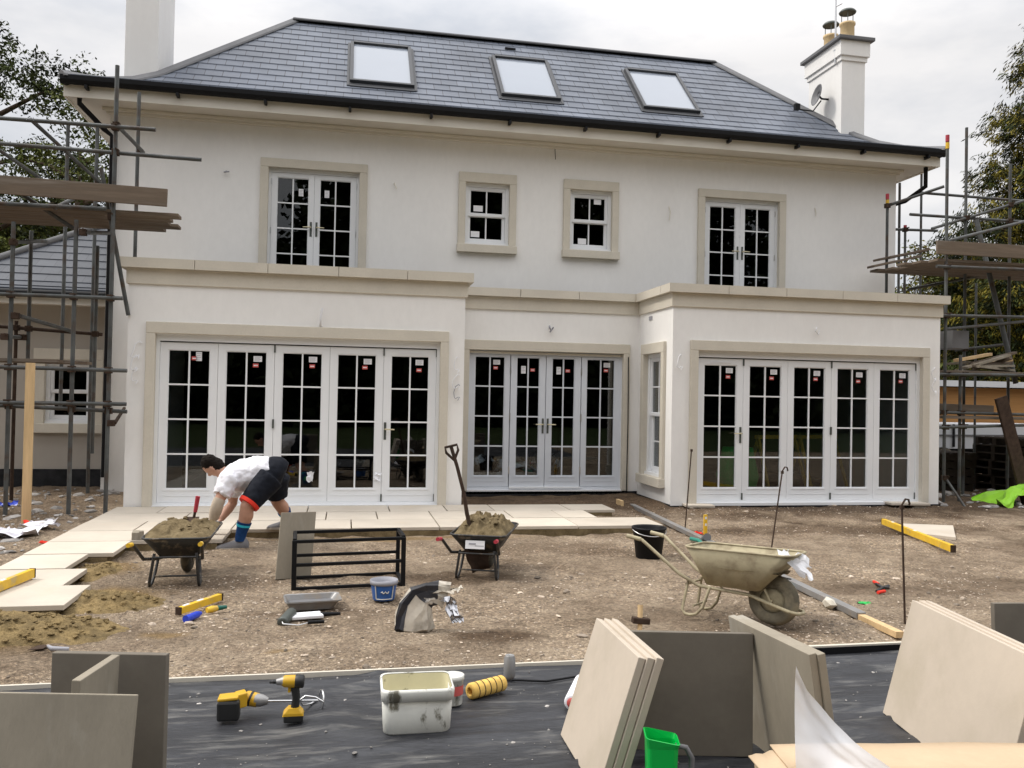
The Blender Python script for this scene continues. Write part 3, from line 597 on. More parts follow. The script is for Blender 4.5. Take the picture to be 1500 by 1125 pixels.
for i in range(NC):
    t0, t1 = cut[i], cut[i+1]+.0; z0, z1 = rz_(t0)+LIFT, rz_(t1)+.002
    for (xa0, xb0, xa1, xb1, ya, yb) in ((E0+t0, E1-t0, E0+t1, E1-t1, DE+t0, DE+t1), (E1-t0, E0+t0, E1-t1, E0+t1, YB2-t0, YB2-t1)):
        strip((xa0, ya, z0), (xb0, ya, z0), (xb1, yb, z1), (xa1, yb, z1), xa0, xb0, xb1, xa1, i)
        strip((xa0, ya, z0-LIFT), (xb0, ya, z0-LIFT), (xb0, ya, z0), (xa0, ya, z0), xa0, xb0, xb0, xa0, i-.5)
    for (ya0, yb0, ya1, yb1, xa, xb) in ((YB2-t0, DE+t0, YB2-t1, DE+t1, E0+t0, E0+t1), (DE+t0, YB2-t0, DE+t1, YB2-t1, E1-t0, E1-t1)):
        strip((xa, ya0, z0), (xa, yb0, z0), (xb, yb1, z1), (xb, ya1, z1), ya0, yb0, yb1, ya1, i)
        strip((xa, ya0, z0-LIFT), (xa, yb0, z0-LIFT), (xa, yb0, z0), (xa, ya0, z0), ya0, yb0, yb0, ya0, i-.5)
roof = rmb.build('roof', M['slate'], house, autonorm=False)
uvl = roof.data.uv_layers.new(name='UVMap')
for k, l in enumerate(roof.data.loops): uvl.data[k].uv = UV[k]
def capline(pts, w, name, mt, h=.035):
    mb = hb(); rings = []
    for i, p in enumerate(pts):
        p = Vector(p); t = (Vector(pts[min(i+1, len(pts)-1)])-Vector(pts[max(i-1, 0)])).normalized(); s_ = t.cross(Vector((0, 0, 1))).normalized(); n = s_.cross(t).normalized()
        rings.append([p-s_*w-n*.055, p-s_*w*.9-n*.025, p-s_*.02+n*h, p+s_*.02+n*h, p+s_*w*.9-n*.025, p+s_*w-n*.055])
    mb.loft(rings); return mb.build(name, mt, roof)
tt = [0, .12, .25, .4, .5, .65, .8, .95, 1.1, 1.6, 2.2, 2.7, 3.144]
capline([(E0+t, DE+t, rz_(t)+.03) for t in tt], .10, 'hip_cap', M['hip']); capline([(E1-t, DE+t, rz_(t)+.03) for t in tt], .10, 'hip_cap', M['hip'])
capline([(E0+t, YB2-t, rz_(t)+.03) for t in tt], .10, 'hip_cap', M['hip']); capline([(E1-t, YB2-t, rz_(t)+.03) for t in tt], .10, 'hip_cap', M['hip'])
capline([(E0+3.1, YM, 8.69), (3.2, YM, 8.69), (E1-3.1, YM, 8.69)], .12, 'ridge_cap', M['black'])
vb = hb(); vb.box(2.95, 3.16, DE+2.83, DE+2.9, rz_(2.83)+.03, rz_(2.83)+.075); vb.build('roof_vent', M['black'], roof)
# roof windows
sl_ = Vector((0, 2.044, 2.008)).normalized(); nn_ = Vector((0, -sl_.z, sl_.y))
for (x0, x1) in ((-.045, 1.07), (2.62, 3.72), (5.295, 6.415)):
    o0 = Vector((0, DE+1.326, rz_(1.326))); ln = (Vector((0, 4.30, rz_(4.30-DE)))-o0).length
    Pq = lambda a, d, s_: Vector((a, 0, 0))+o0+sl_*s_+nn_*d
    mb = hb()
    for (a, b, c, d_, h0, h1) in ((x0, x0+.06, 0, ln, -.02, .085), (x1-.06, x1, 0, ln, -.02, .085), (x0+.06, x1-.06, ln-.07, ln, -.02, .10), (x0+.06, x1-.06, 0, .06, -.02, .085)): pbox(mb, Pq, a, b, c, d_, h0, h1)
    pbox(mb, Pq, x0-.05, x0, -.1, ln+.04, -.01, .03); pbox(mb, Pq, x1, x1+.05, -.1, ln+.04, -.01, .03); pbox(mb, Pq, x0, x1, -.12, 0, -.01, .032)
    fr = mb.build('roof_window', M['rwframe'], roof, bevel=.006)
    mb = hb(); pbox(mb, Pq, x0+.06, x1-.06, .06, ln-.07, .02, .055); mb.build('pane', M['skyglass'], fr)
# chimneys
def chimney(x0, x1, y0, y1, z0, z1, extras):
    mb = hb(); mb.box(x0, x1, y0, y1, z0, z1-.45)
    for (e_, za, zb) in ((.03, z1-.45, z1-.36), (.065, z1-.36, z1-.07)): mb.box(x0-e_, x1+e_, y0-e_, y1+e_, za, zb)
    ch = mb.build('chimney', M['render'], house, bevel=.006)
    mb = hb(); mb.box(x0-.13, x1+.13, y0-.13, y1+.13, z1-.07, z1); mb.build('chimney_cap', M['hip'], ch, bevel=.01)
    for yy in (y0+.3, y1-.3):
        xm = (x0+x1)/2+.05; mb = hb(); mb.lathe([(.15, 0), (.135, .05), (.13, .36), (.15, .38), (.15, .42), (.11, .42)], (xm, yy, z1), n=20); mb.build('chimney_pot', M['pot'], ch)
        mb = hb(); mb.lathe([(.155, .62), (.165, .64), (.13, .68), (.02, .72)], (xm, yy, z1), n=20)
        for k in range(3): an = 2.1*k; mb.tube([(xm+.12*math.cos(an), yy+.12*math.sin(an), z1+.4), (xm+.12*math.cos(an), yy+.12*math.sin(an), z1+.63)], .008, 5)
        mb.build('cowl', M['cowl'], ch)
    return ch
chimney(-3.641, -3.13, 2.9, 4.129, 5.9, 8.95, 0)
ch = chimney(9.208, 9.705, 2.9, 4.08, 5.9, 8.55, 1)
mb = hb(); mb.tube([(9.16, 3.05, 8.1), (9.16, 3.05, 10.3)], .018, 8); mb.tube([(9.16, 3.05, 9.2), (9.2, 2.9, 9.2)], .01, 6); mb.bar((9.14, 3.05, 8.35), (9.24, 3.05, 8.35), .06, .03); mb.build('aerial_mast', M['chrome'], ch)
mb = hb(); dc = Vector((9.0, 3.35, 7.56)); ax = Vector((-.95, .1, .2)).normalized()
mb.lathe([(.21, .05), (.19, .038), (.12, .012), (.04, 0)], dc, ax, 24, cap0=False); ds = mb.build('satellite_dish', M['hip'], ch, solid=.008)
mb = hb(); mb.tube([(9.21, 3.35, 7.5), (9.06, 3.35, 7.5), dc], .02, 8); mb.tube([(9.05, 3.35, 7.46), (8.85, 3.3, 7.22), (8.52, 3.27, 7.22)], .014, 8); mb.box(8.44, 8.54, 3.23, 3.31, 7.2, 7.32); mb.build('dish_arm', M['black'], ch)
# loose cable tails and holes on the walls, air brick
def cable(pts, r=.007, m='print', name='cable'):
    mb = hb(); mb.tube(pts, r, 6); mb.build(name, M[m], house)
def loop(cx, cz, y, r=.05, seed=0, m='sticker'):
    rr = random.Random(seed); cable([(cx+r*math.cos(t*.9)*rr.uniform(.5, 1.2), y-.02-.02*t/6, cz-t*.03+r*math.sin(t*1.1)) for t in range(9)], .006, m)
loop(-2.70, 1.95, 0, .05, 1); loop(-2.68, 2.12, 0, .06, 2); loop(-2.69, 1.80, 0, .04, 3); loop(1.50, 2.05, 0, .04, 4); loop(1.51, 1.80, 0, .05, 5); loop(1.51, 1.66, 0, .05, 6, 'print'); loop(4.80, 2.17, 0, .05, 7); loop(9.02, 2.10, 0, .04, 8); loop(9.03, 1.90, 0, .04, 9)
cable([(-.35, -.002, 2.43), (-.35, -.05, 2.44), (-.35, -.07, 2.52), (-.33, -.06, 2.66)], .016, 'sticker'); cable([(7.02, -.001, 2.65), (7.0, -.04, 2.66), (6.97, -.05, 2.6), (7.02, -.05, 2.55), (7.04, -.04, 2.62)], .008, 'sticker')
cable([(3.19, D1, 2.63), (3.17, D1-.06, 2.66), (3.2, D1-.07, 2.58), (3.24, D1-.06, 2.64), (3.18, D1-.05, 2.56)], .013, 'print')
cable([(.72, D2, 5.02), (.72, D2-.04, 5.03), (.76, D2-.05, 4.93)], .01, 'soffit'); cable([(-1.95, D2, 5.05), (-1.98, D2-.05, 5.02), (-1.9, D2-.06, 5.03)], .01, 'print'); cable([(5.56, D2, 4.95), (5.58, D2-.03, 4.85), (5.56, D2-.03, 4.7)], .008, 'soffit'); cable([(8.4, D2, 5.1), (8.41, D2-.03, 5.0), (8.40, D2-.03, 4.95)], .008, 'soffit'); cable([(3.45, D2-.05, 5.8), (3.45, D2-.07, 5.72), (3.46, D2-.06, 5.62)], .006, 'black')
mb = hb(); pbox(mb, ret, .86, .99, 2.77, 2.83, -.002, .012); mb.build('air_brick', M['print'], house)
cable([(4.50, D1-.06, 2.2), (4.51, D1-.06, 1.2), (4.50, D1-.07, -.02)], .008, 'black')
# bitumen plinth and dpc strip below the render
pl = hb(); pl.box(XL1+.01, XR0-.01, D1-.02, D1-.001, -.14, .02); pl.box(XR0-.02, XR0-.001, .0, D1-.021, -.2, -.02); pl.box(XR0-.022, XR1+.02, -.02, -.001, -.25, -.034)
pl.build('plinth', M['plinth'], house)
# ------------------------------------------------------------------ side wing on the left
wg = thing('side_wing', 'low beige side wing with a slate roof behind the left scaffold', 'building', (-5.5, 5, 0)); WO = wg.location.copy()
YW = 3.0; zE = 2.86; XWL = -6.55
mb = MB(WO); WWIN = (-4.72, -4.02, .95, 1.98)
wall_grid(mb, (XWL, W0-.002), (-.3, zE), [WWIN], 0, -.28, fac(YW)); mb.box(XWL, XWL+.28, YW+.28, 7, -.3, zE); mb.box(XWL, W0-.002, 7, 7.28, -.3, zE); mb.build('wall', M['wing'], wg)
mb = MB(WO); mb.box(XWL-.02, W0-.003, YW-.02, YW-.001, -.3, .22); mb.build('plinth', M['plinth'], wg)
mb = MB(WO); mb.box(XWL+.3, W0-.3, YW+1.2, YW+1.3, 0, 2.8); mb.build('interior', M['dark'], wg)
house_keep = house; house = wg; HO = WO
o = surround(fac(YW), WWIN, .17, .17, sill=.15)
fr = sash(fac(YW), WWIN, 1, [])
house = house_keep; HO = house.location.copy()
mb = MB(WO); mb.box(XWL-.4, W0-.003, YW-.42, YW+.1, zE-.02, zE+.0); mb.box(XWL-.42, W0-.003, YW-.44, YW-.42, zE-.04, zE+.13); mb.build('soffit', M['soffit'], wg)
mb = MB(WO); mb.tube([(XWL-.45, YW-.5, zE+.12), (W0-.02, YW-.5, zE+.12)], .055, 8); mb.build('gutter', M['black'], wg)
wr = MB(WO); UV = []; ex, ey = XWL-.48, YW-.48
pw = [(0, 0), (.3, .05), (.6, .16), (.9, .36), (2.9, 1.75)]
def rw(t):
    for (a, za), (b, zb) in zip(pw, pw[1:]):
        if t <= b: return zE+.17+za+(zb-za)*(t-a)/(b-a)
for i in range(13):
    t0, t1 = 2.9*i/13, 2.9*(i+1)/13; z0, z1 = rw(t0)+.018, rw(t1)+.002; xr = W0-.003
    a0, a1 = min(ex+t0, xr), min(ex+t1, xr)
    for (A, B, C_, D_, us) in (((a0, ey+t0, z0), (xr, ey+t0, z0), (xr, ey+t1, z1), (a1, ey+t1, z1), (a0, xr, xr, a1)), ((ex+t0, 7.5, z0), (ex+t0, ey+t0, z0), (ex+t1, ey+t1, z1), (ex+t1, 7.5, z1), (7.5, ey+t0, ey+t1, 7.5))):
        wr.add([A, B, C_, D_], [(0, 1, 2, 3)]); UV += [(us[0], i+.02), (us[1], i+.02), (us[2], i+.98), (us[3], i+.98)]
    wr.add([(a0, ey+t0, z0-.018), (xr, ey+t0, z0-.018), (xr, ey+t0, z0), (a0, ey+t0, z0)], [(0, 1, 2, 3)]); UV += [(0, i-.5)]*4
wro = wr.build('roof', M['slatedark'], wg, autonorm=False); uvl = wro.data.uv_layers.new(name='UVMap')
for k, l in enumerate(wro.data.loops): uvl.data[k].uv = UV[k]
mb = MB(WO); mb.tube([(ex+t, ey+t, rw(t)+.02) for t in (0, .3, .6, .9, 1.6, 2.2, 2.82)], .07, 6); mb.build('hip_cap', M['hip'], wro)
# ------------------------------------------------------------------ scaffolds
def scaffold(label, loc, poles, ledgers, boards, caps):
    t = thing('scaffold', label, 'scaffold', loc); o_ = Vector(loc)
    ends = []
    for nm, segs in (('pole', poles), ('ledger', ledgers)):
        for sg in segs:
            p, q = sg[0], sg[1]; r = sg[2] if len(sg) > 2 else .026
            mb = MB(o_); mb.tube([p, q], r, 10); po = mb.build(nm, M['rust'] if len(sg) > 3 and sg[3] == 'rust' else M['tube'], t); ends.append((nm, Vector(p), Vector(q), po))
    # couplers where a ledger passes close to a pole
    for nm, p, q, po in ends:
        if nm != 'ledger': continue
        for n2, a, b, _ in ends:
            if n2 != 'pole': continue
            d1, d2, w = q-p, b-a, p-a; A, B, C_, D_, E_ = d1.dot(d1), d1.dot(d2), d2.dot(d2), d1.dot(w), d2.dot(w); den = A*C_-B*B
            if abs(den) < 1e-6: continue
            s_, u_ = (B*E_-C_*D_)/den, (A*E_-B*D_)/den
            if -.02 < s_ < 1.02 and -.02 < u_ < 1.02:
                P1, P2 = p+d1*s_, a+d2*u_
                if (P1-P2).length < .16: c = (P1+P2)/2; mb = MB(o_); mb.obox(c, (.04, 0, 0), (0, .045, 0), (0, 0, .04)); mb.tube([c+Vector((.02, -.04, .03)), c+Vector((.02, -.085, .03))], .012, 6); mb.build('coupler', M['rust'], po, bevel=.012)
    for (p, q, w, h, up, mt) in boards:
        mb = MB(o_); mb.bar(p, q, w, h, up); mb.build('board', M[mt], t, bevel=.004)
    for (p, q, m_) in caps: mb = MB(o_); mb.tube([p, q], .031, 10); mb.build('end_cap', M[m_], t)
    return t
def vert(u, v, Y, zb, r=.026, *a):      # an upright whose top shows at (u, v) in the plane Y
    p = PY(u, v, Y); return (p, Vector((p.x, p.y, zb)), r, *a)
YF, YBk, YN = -.25, 1.15, 2.3
def seg(u0, v0, y0, u1, v1, y1, r=.026, *a): return (PY(u0, v0, y0), PY(u1, v1, y1), r, *a)
P1 = vert(172, 96, YF, -.12)
pl_ = [P1, vert(204, 135, 1.3, 3.02), vert(143, 182, 1.9, -.1), vert(112, 322, YF, -.1), vert(20, 325, YF, -.1), vert(46, 338, YBk, 1.6), vert(143, 360, YBk, .6), vert(24, 470, YBk, -.1, .024, 'rust'), vert(-12, 150, YF, -.1), vert(100, 178, 1.9, 1.2)]
lg_ = [seg(-40, 170, YF-.055, 228, 190, YF-.055), seg(-40, 207, YF+.055, 295, 234, YF+.055), seg(-40, 429, YF-.055, 180, 437, YF-.055), seg(-40, 536, YF-.055, 186, 543, YF-.055), seg(-40, 592, YF+.055, 186, 603, YF+.055, .026), seg(-40, 589, YF-.055, 185, 592, YF-.055),
       seg(-40, 475, YBk, 150, 490, YBk, .026, 'rust'), seg(30, 463, YF, 108, 486, YBk), seg(45, 175, YF, 147, 268, 1.9), seg(-30, 200, YF, 60, 262, 1.6), seg(148, 246, YF, 188, 462, -.02, .026), seg(172, 184, YF, 210, 223, 1.3), seg(-40, 296, YF-.05, 155, 306, YF-.05), seg(18, 275, YF-.07, 108, 335, YF+.3), seg(80, 305, YF-.06, 108, 291, YF+.4),
       seg(130, 341, YF-.06, 162, 341, YF+1.3), seg(165, 326, .9, 216, 329, .9), seg(0, 493, YF, 30, 494, YBk), seg(20, 355, YF, 68, 353, YBk), seg(168, 620, YF, 182, 598, 1.2, .022, 'rust')]
zt = PY(245, 290, YF-.09); z_b = PY(262, 322, YF).z
bd_ = []
pz = PY(100, 302, YF).z-.02
for i in range(5):
    xe = PY([262, 250, 247, 262, 240][i], 318, YF+.05+i*.245).x
    bd_.append((Vector((-6.6, YF+.12+i*.245, pz)), Vector((xe, YF+.12+i*.245, pz-.01)), .225, .04, (0, 0, 1), 'board'))
ta, tb = PY(-40, 267, YF-.08), PY(245, 290, YF-.08); bd_.append((ta, tb, .04, .225, (0, 0, 1), 'board'))
z2 = PY(40, 530, YF).z
for i in range(3): bd_.append((Vector((-6.6, YF+.15+i*.25, z2+.03)), Vector((-3.55+.1*i, YF+.15+i*.25, z2+.02)), .225, .04, (0, 0, 1), 'board'))
scaffold('tube scaffold wrapping the left corner of the house with weathered boards at eaves height', (-3.06, YF, -.1), pl_, lg_, bd_, [])
# timber post by the left scaffold
p = G(38, 770, -.1); mb = MB(); mb.box(-.047, .047, -.024, .024, -.15, 1.86); one(mb, 'timber_post', M['newwood'], 'upright new timber board standing in the rubble at the far left', 'post', loc=(p.x, p.y, gz(p.x, p.y)), rz=.1, bevel=.003)
RF, RB = .35, 2.2
pr_ = [vert(1388, 200, RF, -.1), vert(1416, 187, 1.4, -.1), vert(1300, 290, 1.9, 3.2), vert(1350, 250, 3.2, -.1, .024), vert(1318, 268, 3.2, 2.6), vert(1326, 335, 2.6, 3.2, .024), vert(1430, 415, 2.6, -.1, .022), vert(1480, 240, 1.4, -.1), vert(1407, 520, RF+.1, -.1)]
lr_ = [seg(1345, 282, 2.4, 1530, 297, RB), seg(1333, 314, 1.4, 1530, 327, 1.4), seg(1312, 336, 2.6, 1373, 338, 2.6), seg(1298, 302, 1.9, 1383, 273, 1.4), seg(1365, 335, 1.35, 1500, 294, 1.4), seg(1388, 353, RF+.05, 1510, 322, 1.4), seg(1380, 462, RF-.055, 1530, 465, RF-.055), seg(1386, 482, RF+.06, 1530, 468, 1.4), seg(1372, 390, RF-.055, 1530, 396, RF-.055), seg(1330, 424, 1.9, 1530, 386, 1.35),
       seg(1430, 322, 1.3, 1488, 562, .9, .042), seg(1376, 548, RF-.055, 1530, 550, RF-.055), seg(1376, 604, RF+.055, 1530, 608, RF+.055), seg(1376, 626, RF-.055, 1530, 622, RF-.055), seg(1385, 700, RF, 1415, 745, -.1, .02), seg(1400, 513, 1.4, 1470, 505, 1.4)]
br_ = []
ta, tb = PY(1372, 362, RF-.09), PY(1530, 371, RF-.09); br_.append((ta, tb, .04, .215, (0, 0, 1), 'board'))
pz = PY(1400, 380, RF).z
for i in range(6): br_.append((Vector((9.35-.12*(i % 3), RF+.1+i*.245, pz-.02)), Vector((14, RF+.1+i*.245, pz-.03)), .225, .04, (0, 0, 1), 'board'))
for (a, b) in (((1275, 391, 1.6), (1345, 376, 1.6)), ((1284, 381, 1.9), (1352, 368, 1.95)), ((1300, 378, 1.8), (1358, 366, 1.7))): br_.append((PY(*a), PY(*b), .2, .04, (0, 0, 1), 'board'))
for zz, yo in ((PY(1430, 545, RF).z, 0), (PY(1430, 612, RF).z, .02)):
    for i in range(4): br_.append((Vector((9.5+.05*(i % 2), RF+.12+i*.245+yo, zz)), Vector((14, RF+.12+i*.245+yo, zz-.01)), .225, .04, (0, 0, 1), 'board'))
for k in range(9):
    u0 = R.uniform(1382, 1440); v0 = R.uniform(532, 543); br_.append((PY(u0, v0, RF+R.uniform(.2, .9)), PY(u0+R.uniform(40, 90), v0+R.uniform(-22, 6), RF+R.uniform(.2, .9)), R.uniform(.06, .2), .04, (0, 0, 1), R.choice(['board', 'board', 'newwood', 'slabgrey'])))
br_.append((PY(1383, 498, RF+.5), PY(1407, 499, RF+.5), .4, .30, (0, 0, 1), 'hip'))
br_.append((PY(1466, 582, RF-.13), PY(1512, 760, RF-.13), .22, .045, (0, 1, 0), 'rust'))
br_.append((PY(1400, 528, RF+.3), PY(1450, 519, RF+.5), .1, .05, (0, 0, 1), 'newwood')); br_.append((PY(1376, 598, RF+.3), PY(1455, 601, RF+.3), .03, .16, (0, 0, 1), 'board'))
def cap(u, v, Y, L, m_): q = PY(u, v, Y); return (q, q-Vector((0, 0, L)), m_)
cp_ = [cap(1388, 198, RF, .11, 'redcap'), cap(1388, 209, RF, .1, 'yel'), cap(1300, 284, 1.9, .1, 'redcap'), cap(1300, 293, 1.9, .12, 'yel'), cap(1326, 330, 2.6, .1, 'redcap')]
scaffold('tube scaffold beside the right corner of the house with red tipped poles', (9.44, RF, -.1), pr_, lr_, br_, cp_)
for i, (x, y, n_, w_) in enumerate(((11.0, 2.6, 5, 1.1), (12.6, 2.2, 7, 1.2), (13.9, 1.9, 4, 1.1))):  # stacks added to fill the black area under the scaffold
    for k in range(n_):
        t = thing('pallet', ['dark weathered pallet in the low stack beside the house under the right scaffold', 'dark weathered pallet in the middle stack under the right scaffold', 'dark weathered pallet in the rightmost stack under the right scaffold'][i], 'pallet', (x+R.uniform(-.04, .04), y+R.uniform(-.04, .04), -.08+.145*k), R.uniform(-.1, .1), ['pallets stacked beside the house', 'pallets stacked in the middle', 'pallets stacked at the right edge'][i])
        mb = MB()
        for q in range(6): a_ = -w_/2+.06+q*(w_-.12)/5; mb.box(a_-.05, a_+.05, -.5, .5, .12, .142)
        mb.build('deck', M['plinthwood'], t); mb = MB()
        for yy in (-.45, 0, .45): mb.box(-w_/2, w_/2, yy-.045, yy+.045, .02, .119)
        for yy in (-.45, 0, .45): mb.box(-w_/2, w_/2, yy-.05, yy+.05, 0, .019)
        mb.build('bearers', M['plinthwood'], t)
# ------------------------------------------------------------------ trees
def blob_leaves(mb, n, centers, size, rr, droop=0., lift=.0, fl=.55):
    tot = sum(c[3]**2*c[4] for c in centers)
    for (cx, cy, cz, r, sq) in centers:
        k = int(n*(r*r*sq)/tot)
        for _ in range(k):
            d = Vector((rr.gauss(0, 1), rr.gauss(0, 1), rr.gauss(0, 1))).normalized()*(rr.random()**.45)*r*(1+.35*noise.noise(Vector((cx+rr.random(), cy, cz))))
            c = Vector((cx+d.x, cy+d.y, cz+d.z*sq)); s_ = size*rr.uniform(.55, 1.3)
            nrm = (d.normalized()*.5+Vector((rr.gauss(0, .6), rr.gauss(0, .6), rr.gauss(.3, .6)))).normalized()
            a = nrm.cross(Vector((rr.gauss(0, 1), rr.gauss(0, 1), rr.gauss(0, 1)))).normalized(); b = nrm.cross(a)
            if droop: a = (a*.5+Vector((d.x*.4/r, d.y*.4/r, -droop))).normalized(); b = nrm.cross(a).normalized()
            mb.add([c-a*s_, c+b*s_*fl, c+a*s_, c-b*s_*fl], [(0, 1, 2, 3)])
import numpy as np
def leafmesh(name, mt, par, cs, n, leaf, seed, droop=0., aspect=.5, clump=7):
    g_ = np.random.default_rng(seed); C_ = np.array([c[:3] for c in cs], float); r_ = np.array([c[3] for c in cs]); q_s = np.array([c[4] for c in cs])
    w = r_**2*q_s; w /= w.sum(); nc = max(1, n//(clump*4)); i0 = g_.choice(len(cs), nc, p=w)
    d = g_.normal(size=(nc, 3)); d /= np.linalg.norm(d, axis=1, keepdims=True); d *= (g_.random((nc, 1))**.4)*r_[i0, None]*g_.uniform(.8, 1.25, (nc, 1)); d[:, 2] *= q_s[i0]
    cc = C_[i0]+d; out_dir = d/(np.linalg.norm(d, axis=1, keepdims=True)+1e-6)
    k = np.repeat(np.arange(nc), clump*4); m = len(k); sc_ = leaf*(1.7 if droop else 2.0)
    off = g_.normal(size=(m, 3))*sc_*np.array([1, 1, .6])
    if droop: off = off*.7+out_dir[k]*g_.random((m, 1))*sc_*1.6*np.array([1, 1, .4])-np.array([0, 0, 1])*g_.random((m, 1))*sc_*droop
    p = cc[k]+off
    nr_ = out_dir[k]*.5+g_.normal(size=(m, 3))*.6+np.array([0, 0, .35]); nr_ /= np.linalg.norm(nr_, axis=1, keepdims=True)
    a = np.cross(nr_, g_.normal(size=(m, 3)));
    if droop: a = a*.35+out_dir[k]*np.array([.8, .8, 0])-np.array([0, 0, droop*.7])
    a /= np.linalg.norm(a, axis=1, keepdims=True); b = np.cross(nr_, a); b /= np.linalg.norm(b, axis=1, keepdims=True)
    s_ = leaf*g_.uniform(.5, 1.3, (m, 1)); V = np.stack([p-a*s_, p+b*s_*aspect, p+a*s_, p-b*s_*aspect], 1).reshape(-1, 3)
    me = bpy.data.meshes.new(name); me.vertices.add(4*m); me.vertices.foreach_set('co', V.ravel().astype(np.float32)); me.loops.add(4*m); me.loops.foreach_set('vertex_index', np.arange(4*m, dtype=np.int32))
    me.polygons.add(m); me.polygons.foreach_set('loop_start', np.arange(0, 4*m, 4, dtype=np.int32)); me.polygons.foreach_set('loop_total', np.full(m, 4, np.int32)); me.update(); me.validate()
    o = bpy.data.objects.new(name, me); COL.objects.link(o); me.materials.append(mt)
    if par: o.parent = par
    return o
def tree(label, x, y, h, r, mats, n, seed, leaf=.14, kind='broad', group=None, trunk_r=.2, name='tree'):
    rr = random.Random(seed); z0 = -.15; t = thing(name, label, 'tree', (x, y, z0), group=group)
    mb = MB(); lean = (rr.uniform(-.3, .3), rr.uniform(-.3, .3)); tp = Vector((lean[0], lean[1], h*.8)); cs = []
    mb.tube([(0, 0, 0), (lean[0]*.3, lean[1]*.2, h*.35), (lean[0]*.7, lean[1]*.7, h*.6), tp], [trunk_r, trunk_r*.75, trunk_r*.45, trunk_r*.12], 8)
    if kind == 'broad':
        for i in range(11):
            f = .28+.68*i/11; an = i*2.4+rr.random(); L_ = r*(1.05-.55*abs(f-.5))*rr.uniform(.7, 1.05)
            b0 = Vector((lean[0]*f, lean[1]*f, h*f*.85)); b1 = b0+Vector((math.cos(an)*L_, math.sin(an)*L_, rr.uniform(.1, .5)*L_))
            mb.tube([b0, (b0+b1)/2+Vector((0, 0, .15)), b1], [trunk_r*.35, trunk_r*.2, .02], 6)
            cs.append((b1.x, b1.y, b1.z, r*rr.uniform(.26, .42), .75)); m_ = b0.lerp(b1, .6); cs.append((m_.x, m_.y, m_.z+.2, r*rr.uniform(.22, .36), .8))
        cs.append((lean[0], lean[1], h*.9, r*.4, .9))
    else:
        for i in range(34):
            f = .06+.92*i/34; an = i*2.4; L_ = r*(1.02-f)**.75*rr.uniform(.75, 1.12); b0 = Vector((0, 0, h*f)); b1 = b0+Vector((math.cos(an)*L_, math.sin(an)*L_, -.1*L_))
            mb.tube([b0, b1], [trunk_r*.25, .015], 5); cs.append((b1.x*.8, b1.y*.8, b1.z, .25*r*(1.25-f)+.15, .9)); cs.append((b1.x*.4, b1.y*.4, b1.z, .3*r*(1.25-f)+.12, 1.))
        cs.append((0, 0, h*.98, .25, 2))
    mb.build('trunk', M['bark'], t, autonorm=False)
    for k, mt in enumerate(mats):
        leafmesh('crown', M[mt], t, cs, n//len(mats), leaf, seed*10+k, .9 if kind != 'broad' else 0, .45 if kind == 'broad' else .22)
    return t
tree('tall loose leafed tree above the left scaffold at the edge of the photo', -8.9, 12, 11.2, 2.9, ('leaf1', 'leaf4'), 26000, 3, leaf=.06)
tree('thin crowned tree showing between the left scaffold poles and the chimney', -6.6, 10.5, 9.4, 2.1, ('leaf1', 'leaf2'), 17000, 5, leaf=.055)
tree('dense green bushy tree above the side wing roof', -8.9, 15.5, 7.6, 3.6, ('leaf2', 'leaf1', 'leaf4'), 42000, 8, leaf=.085, trunk_r=.15)
tree('tall golden green conifer beyond the right scaffold', 21.9, 11.5, 14.3, 4.6, ('leaf3', 'leaf3', 'leaf1', 'leaf4', 'leaf4'), 230000, 11, leaf=.085, kind='conifer')
tree('dark low conifer behind the right scaffold platform', 21.0, 14.5, 7.6, 2.8, ('leaf4', 'leaf1'), 42000, 13, leaf=.09, kind='conifer')
tree('dark broad conifer behind the orange timber hut', 24.2, 18, 9.5, 4.0, ('leaf4', 'leaf1'), 50000, 17, leaf=.10, kind='conifer')
tree('dark conifer filling the gap at the right edge behind the hut', 27, 17, 11.5, 4.4, ('leaf4', 'leaf3'), 50000, 19, leaf=.11, kind='conifer')
tree('small light leaved tree rising beside the right corner of the house', 18.2, 12.9, 7.2, 1.3, ('leaf2', 'leaf3'), 5000, 23, leaf=.07, trunk_r=.1)
# far side of the garden, behind the photographer: what the dark door glass mirrors
rr = random.Random(99); cs = []
for i in range(46):
    x = -36+i*1.6+rr.uniform(-.5, .5); h = rr.uniform(15, 18) if not (-7.2 < x < -2.3) else rr.uniform(8.0, 10)
    y = -34+rr.uniform(-3, 3)
    cs += [(x, y, h*f, (1.9 if f > .3 else 2.3)*(1.15-.5*f), 1.3) for f in (.08, .22, .36, .5, .64, .78, .9)]
o = leafmesh('woodland', M['leaf4'], None, cs, 260000, .34, 5, 0, .6)
tag(o, 'dark line of trees across the garden mirrored in the door glass', 'woodland', kind='stuff')
